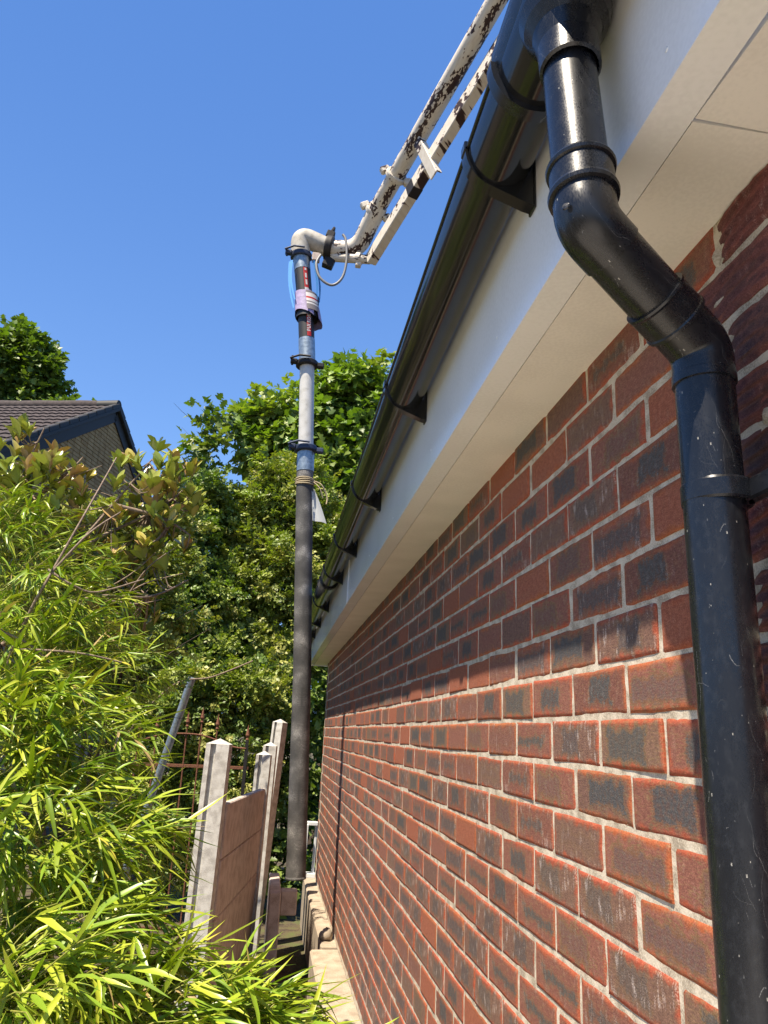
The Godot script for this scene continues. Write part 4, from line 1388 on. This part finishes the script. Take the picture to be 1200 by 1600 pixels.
func shrub():
	rng.seed = 99
	var S := thing("bronze_leaved_shrub", "branching shrub with glossy green and bronze young leaves behind the bamboo", "shrub", W(-1.170, -1.750, -3.195))
	var o := -S.position
	var stems := [
		[W(-1.170, -1.750, -3.195), W(-1.098, 0.090, -3.150), W(-0.891, 0.540, -3.114), W(-0.720, 0.882, -3.195), W(-0.594, 1.116, -3.240)],
		[W(-1.188, -1.750, -3.240), W(-1.215, 0.180, -3.240), W(-1.152, 0.810, -3.240), W(-1.062, 1.215, -3.240)],
		[W(-0.990, 0.378, -3.132), W(-0.828, 0.675, -3.195), W(-0.558, 0.900, -3.294), W(-0.432, 1.044, -3.330)],
		[W(-1.035, 0.270, -3.132), W(-0.765, 0.468, -3.150), W(-0.522, 0.504, -3.195), W(-0.378, 0.594, -3.240)],
		[W(-1.170, 0.540, -3.240), W(-1.242, 0.855, -3.240), W(-1.278, 1.080, -3.258)],
		[W(-1.152, 0.810, -3.240), W(-0.945, 1.008, -3.240), W(-0.882, 1.098, -3.240)],
		[W(-0.720, 0.882, -3.195), W(-0.522, 0.855, -3.240), W(-0.396, 0.792, -3.258)]]
	for q in [[W(-0.95, -1.75, -2.75), W(-0.86, -0.3, -2.62), W(-0.839, 0.120, -2.605), W(-0.776, 0.318, -2.537), W(-0.731, 0.457, -2.542), W(-0.665, 0.713, -2.615), W(-0.655, 0.976, -2.851)], [W(-0.95, 0.30, -2.5), W(-0.826, 0.255, -2.458), W(-0.726, 0.212, -2.457), W(-0.621, 0.123, -2.469)], [W(-0.742, 0.467, -2.541), W(-0.667, 0.426, -2.543), W(-0.594, 0.412, -2.590), W(-0.459, 0.478, -2.657)], [W(-0.83, 0.18, -2.56), W(-0.783, 0.200, -2.468), W(-0.589, 0.199, -2.442), W(-0.462, 0.181, -2.482)], [W(-0.731, 0.457, -2.542), W(-0.64, 0.60, -2.56), W(-0.56, 0.70, -2.62)]]:
		var pts := []
		for p in q:
			pts.append(p + o)
		var path := spline(pts)
		var b := MB.new()
		b.tube(path, _taper(path.size(), 0.0085 if q.size() > 5 else 0.0045, 0.0025), 7)
		put("branch", b.mesh(), M.twig, S)
	var tips := []
	for q in stems:
		var pts := []
		for p in q:
			pts.append(p + o)
		var path := spline(pts)
		var b := MB.new()
		b.tube(path, _taper(path.size(), 0.011, 0.003), 7)
		put("branch", b.mesh(), M.twig, S)
		for k in 9:
			var i := int(path.size() * rng.randf_range(0.62, 0.99))
			tips.append([path[i], (path[i] - path[i - 1]).normalized()])
	for k in 10:                                    # bare grey twigs
		var q: Array = stems[rng.randi() % stems.size()]
		var s: Vector3 = q[q.size() - 2].lerp(q[q.size() - 3], rng.randf()) + o
		var e := s + Vector3(rng.randf_range(0.05, 0.35), rng.randf_range(-0.05, 0.28), rng.randf_range(-0.1, 0.15))
		var b := MB.new()
		b.tube(spline([s, s.lerp(e, 0.5) + rnd_unit() * 0.03, e], 4), _taper(9, 0.0045, 0.0015), 5)
		put("twig", b.mesh(), M.twig, S)
	var shapes := [leaf_shape(0.46, "oval", 0.12, 0.3), leaf_shape(0.52, "oval", 0.25, 0.35), leaf_shape(0.42, "oval", -0.08, 0.4)]
	var cols := [Color(0.29, 0.33, 0.055), Color(0.33, 0.35, 0.06), Color(0.24, 0.30, 0.055), Color(0.44, 0.32, 0.08), Color(0.40, 0.34, 0.07), Color(0.45, 0.29, 0.12)]
	# rosettes of leaves at shoot tips through two leafy masses
	var nodes := []
	for cl in [[W(-1.134, 0.990, -3.240), Vector3(0.30, 0.20, 0.22), 64], [W(-0.558, 0.990, -3.294), Vector3(0.20, 0.22, 0.18), 46], [W(-0.594, 0.774, -3.276), Vector3(0.22, 0.16, 0.18), 30], [W(-0.900, 0.882, -3.240), Vector3(0.12, 0.14, 0.14), 8], [W(-1.350, 0.540, -3.240), Vector3(0.3, 0.4, 0.2), 26], [W(-0.66, 0.62, -3.3), Vector3(0.17, 0.17, 0.15), 24], [W(-0.86, 0.80, -3.45), Vector3(0.16, 0.13, 0.14), 20], [W(-0.62, 0.42, -3.35), Vector3(0.14, 0.14, 0.14), 16]]:
		for k in cl[2]:
			nodes.append([cl[0] + rnd_unit() * cl[1] * pow(rng.randf(), 0.4) + o, (Vector3(rng.randf_range(-0.6, 0.6), 1.0, rng.randf_range(-0.4, 0.8))).normalized()])
	var cnt := 0
	var bufs := [PackedFloat32Array(), PackedFloat32Array(), PackedFloat32Array()]
	var lm := []
	for c in cols:
		var m := leaf_mat(0.40, 0.27)
		m.vertex_color_use_as_albedo = false
		m.albedo_color = c.linear_to_srgb()
		lm.append(m)
	var tw := MB.new()
	for nd in nodes:
		var near := Vector3.ZERO
		var bd := 9.0
		for tp in tips:
			if tp[0].distance_to(nd[0]) < bd:
				bd = tp[0].distance_to(nd[0])
				near = tp[0]
		if bd > 0.03:
			tw.tube(spline([near, near.lerp(nd[0], 0.5) + Vector3(0, -0.03, 0), nd[0]], 4), _taper(9, 0.0035, 0.0018), 5)
		var bronze := rng.randf() < 0.45
		for i in rng.randi_range(6, 9):
			var a := TAU * i * 0.382
			var sp := rng.randf_range(0.25, 1.1)
			var side := Vector3(cos(a), 0, sin(a))
			var d: Vector3 = nd[1] + side * sp
			var ci := rng.randi_range(3, 5) if bronze and sp < 0.85 else rng.randi_range(0, 2)
			var bs := look(d, nd[1] - side * 0.2 + rnd_unit() * 0.25).scaled(Vector3.ONE * rng.randf_range(0.055, 0.092))
			var p: Vector3 = nd[0] - nd[1] * rng.randf_range(0.0, 0.04)
			if cnt < 300 and rng.randf() < 0.42:
				var l := put("leaf" if cnt == 0 else "leaf_%03d" % cnt, shapes[i % 3], lm[ci], S)
				l.transform = Transform3D(bs, p)
				cnt += 1
			else:
				push(bufs[i % 3], bs, p, cols[ci])
	put("shoots", tw.mesh(), M.twig, S)
	for i in 3:
		multi("foliage", shapes[i], M.shrub_leaf, bufs[i], S)

func bamboo():
	rng.seed = 321
	var B := thing("bamboo", "lush bamboo with narrow yellow green leaves spilling over the passage", "bamboo", W(-1.0, -1.75, -2.3))
	var o := -B.position
	var shapes := [leaf_shape(0.105, "lance", 0.12, 0.35), leaf_shape(0.12, "lance", 0.34, 0.3), leaf_shape(0.09, "lance", 0.65, 0.45), leaf_shape(0.11, "lance", -0.1, 0.5)]
	var cols := [Color(0.25, 0.33, 0.022), Color(0.31, 0.38, 0.028), Color(0.19, 0.29, 0.022), Color(0.37, 0.41, 0.038), Color(0.15, 0.24, 0.025), Color(0.46, 0.40, 0.05), Color(0.40, 0.29, 0.12)]
	var mats := []
	for c in cols:
		var m := leaf_mat(0.62, 0.36)
		m.vertex_color_use_as_albedo = false
		m.albedo_color = c.linear_to_srgb()
		mats.append(m)
	var masses := [
		[W(-0.98, 0.66, -2.98), Vector3(0.26, 0.22, 0.24), 110], [W(-0.76, 0.42, -2.80), Vector3(0.26, 0.24, 0.26), 130], [W(-0.70, 0.18, -2.60), Vector3(0.36, 0.22, 0.28), 160], [W(-0.62, -0.04, -2.30), Vector3(0.33, 0.21, 0.26), 160],
		[W(-0.46, -0.28, -2.0), Vector3(0.29, 0.20, 0.26), 150], [W(-0.36, -0.50, -1.75), Vector3(0.34, 0.18, 0.26), 160], [W(-0.12, -0.56, -1.74), Vector3(0.25, 0.13, 0.2), 90], [W(0.06, -0.56, -1.72), Vector3(0.15, 0.07, 0.14), 34], [W(0.15, -0.60, -1.70), Vector3(0.10, 0.05, 0.1), 12], [W(-0.7, -0.75, -2.0), Vector3(0.45, 0.3, 0.35), 90], [W(-1.15, 0.2, -2.7), Vector3(0.3, 0.4, 0.3), 120]]
	var leaves := []
	var tw := MB.new()
	var eye := Vector3(0, EY, 0)
	for ms in masses:
		for k in ms[2]:
			var dir := rnd_unit()
			var nd: Vector3 = ms[0] + dir * ms[1] * pow(rng.randf(), 0.4)
			var main := (Vector3(0.75, 0.05, 0.25) + dir * Vector3(0.7, 0.5, 0.7) + rnd_unit() * 0.45).normalized()
			var st := nd - main * rng.randf_range(0.08, 0.2) + Vector3(0, -0.03, 0)
			tw.tube([st + o, st.lerp(nd, 0.6) + Vector3(0, 0.012, 0) + o, nd + o], [0.0016, 0.0013, 0.0009], 4, false)
			var tone := rng.randf()
			for i in rng.randi_range(6, 11):
				var f := rng.randf()
				var d := (main + rnd_unit() * rng.randf_range(0.35, 0.95) + Vector3(0, -0.22, 0)).normalized()
				var up := Vector3(0, 1, 0) + rnd_unit() * 0.55
				var len := rng.randf_range(0.05, 0.15) * (0.78 if nd.z < -2.45 else 1.0)
				var ci := int(clampf(tone * 3.2 + rng.randf() * 1.8, 0, 4))
				if rng.randf() < 0.035:
					ci = rng.randi_range(5, 6)
				var p := st.lerp(nd, 0.55 + 0.45 * f)
				leaves.append([len / eye.distance_to(p), rng.randi() % 4, look(d, up).scaled(Vector3.ONE * len), p + o, ci])
	leaves.sort_custom(func(a, b): return a[0] > b[0])
	var bufs := [PackedFloat32Array(), PackedFloat32Array(), PackedFloat32Array(), PackedFloat32Array()]
	for i in leaves.size():
		var q: Array = leaves[i]
		if i < 300:
			var l := put("leaf" if i == 0 else "leaf_%03d" % i, shapes[q[1]], mats[q[4]], B)
			l.transform = Transform3D(q[2], q[3])
		else:
			push(bufs[q[1]], q[2], q[3], cols[q[4]] * rng.randf_range(0.85, 1.15))
	for i in 4:
		multi("foliage", shapes[i], M.bamboo_leaf, bufs[i], B)
	var to := put("leaf_twigs", tw.mesh(), M.culm, B)
	to.set_meta("kind", "stuff")
	# arching culms from the clump
	for k in 16:
		var ms: Array = masses[k % masses.size()]
		var root := W(-1.0 + rng.randf_range(-0.25, 0.2), -1.75, -2.3 + rng.randf_range(-0.35, 0.3))
		var tip: Vector3 = ms[0] + rnd_unit() * 0.12
		var mid := root.lerp(tip, 0.55) + Vector3(-0.22, 0.35, 0)
		var b := MB.new()
		var path := spline([root + o, mid + o, tip + o], 10)
		b.tube(path, _taper(path.size(), 0.007, 0.002), 7)
		put("culm", b.mesh(), M.culm, B)

# ---------------------------------------------------------------- scene
func _ready():
	var cam := Camera3D.new()
	cam.name = "camera"
	cam.transform = Transform3D(Basis(Vector3(0.988027, 0.042945, 0.148182), Vector3(-0.082716, 0.958219, 0.273815), Vector3(-0.130232, -0.282794, 0.950299)).orthonormalized(), Vector3(0, EY, 0))
	cam.fov = 68.272
	cam.near = 0.03
	cam.far = 600
	add_child(cam)
	cam.current = true
	var env := Environment.new()
	env.background_mode = Environment.BG_SKY
	var sky := Sky.new()
	var sm := ProceduralSkyMaterial.new()
	sm.sky_top_color = Color(0.236, 0.372, 0.588)
	sm.sky_horizon_color = Color(0.49, 0.64, 0.82)
	sm.sky_curve = 0.22
	sm.ground_bottom_color = Color(0.25, 0.24, 0.20)
	sm.ground_horizon_color = Color(0.42, 0.50, 0.55)
	sm.sun_angle_max = 0.0
	sky.sky_material = sm
	env.sky = sky
	env.background_energy_multiplier = 1.0
	env.tonemap_mode = Environment.TONE_MAPPER_LINEAR
	env.tonemap_exposure = 2.35
	env.sdfgi_enabled = true
	env.ssao_enabled = true
	env.ssil_enabled = true
	var we := WorldEnvironment.new()
	we.name = "world"
	we.environment = env
	add_child(we)
	var sun := DirectionalLight3D.new()
	sun.name = "sun"
	sun.light_color = Color(1.0, 0.95, 0.87)
	sun.light_energy = 1.42
	sun.light_angular_distance = 0.5
	sun.shadow_enabled = true
	add_child(sun)
	sun.look_at_from_position(Vector3(-0.340, 0.894, 0.289) * 10.0, Vector3.ZERO, Vector3.UP)
	_materials()
	# the ground reaches the horizon
	var g := MB.new()
	g.face([Vector3(-400, 0, 400), Vector3(400, 0, 400), Vector3(400, 0, -400), Vector3(-400, 0, -400)])
	var gr := put("ground", g.mesh(), M.soil, self)
	gr.set_meta("kind", "structure")
	gr.set_meta("label", "bare brown soil under the plants")
	gr.set_meta("category", "ground")
	# unseen pale paving under the viewer, added and widened to bounce sunlight onto the eaves
	var pb := MB.new()
	pb.box(Vector3(-1.6, 0.0, 3.4), Vector3(4.0, 0.12, 9.4), 0.01)
	var pa := put("path", pb.mesh(), M.paving, self)
	pa.set_meta("kind", "structure")
	pa.set_meta("label", "unseen pale concrete paving added to bounce sunlight up to the eaves")
	pa.set_meta("category", "path")
	building()
	gutter()
	downpipe()
	hose()
	boom()
	fence()
	railing()
	trench()
	house()
	trees()
	shrub()
	bamboo()
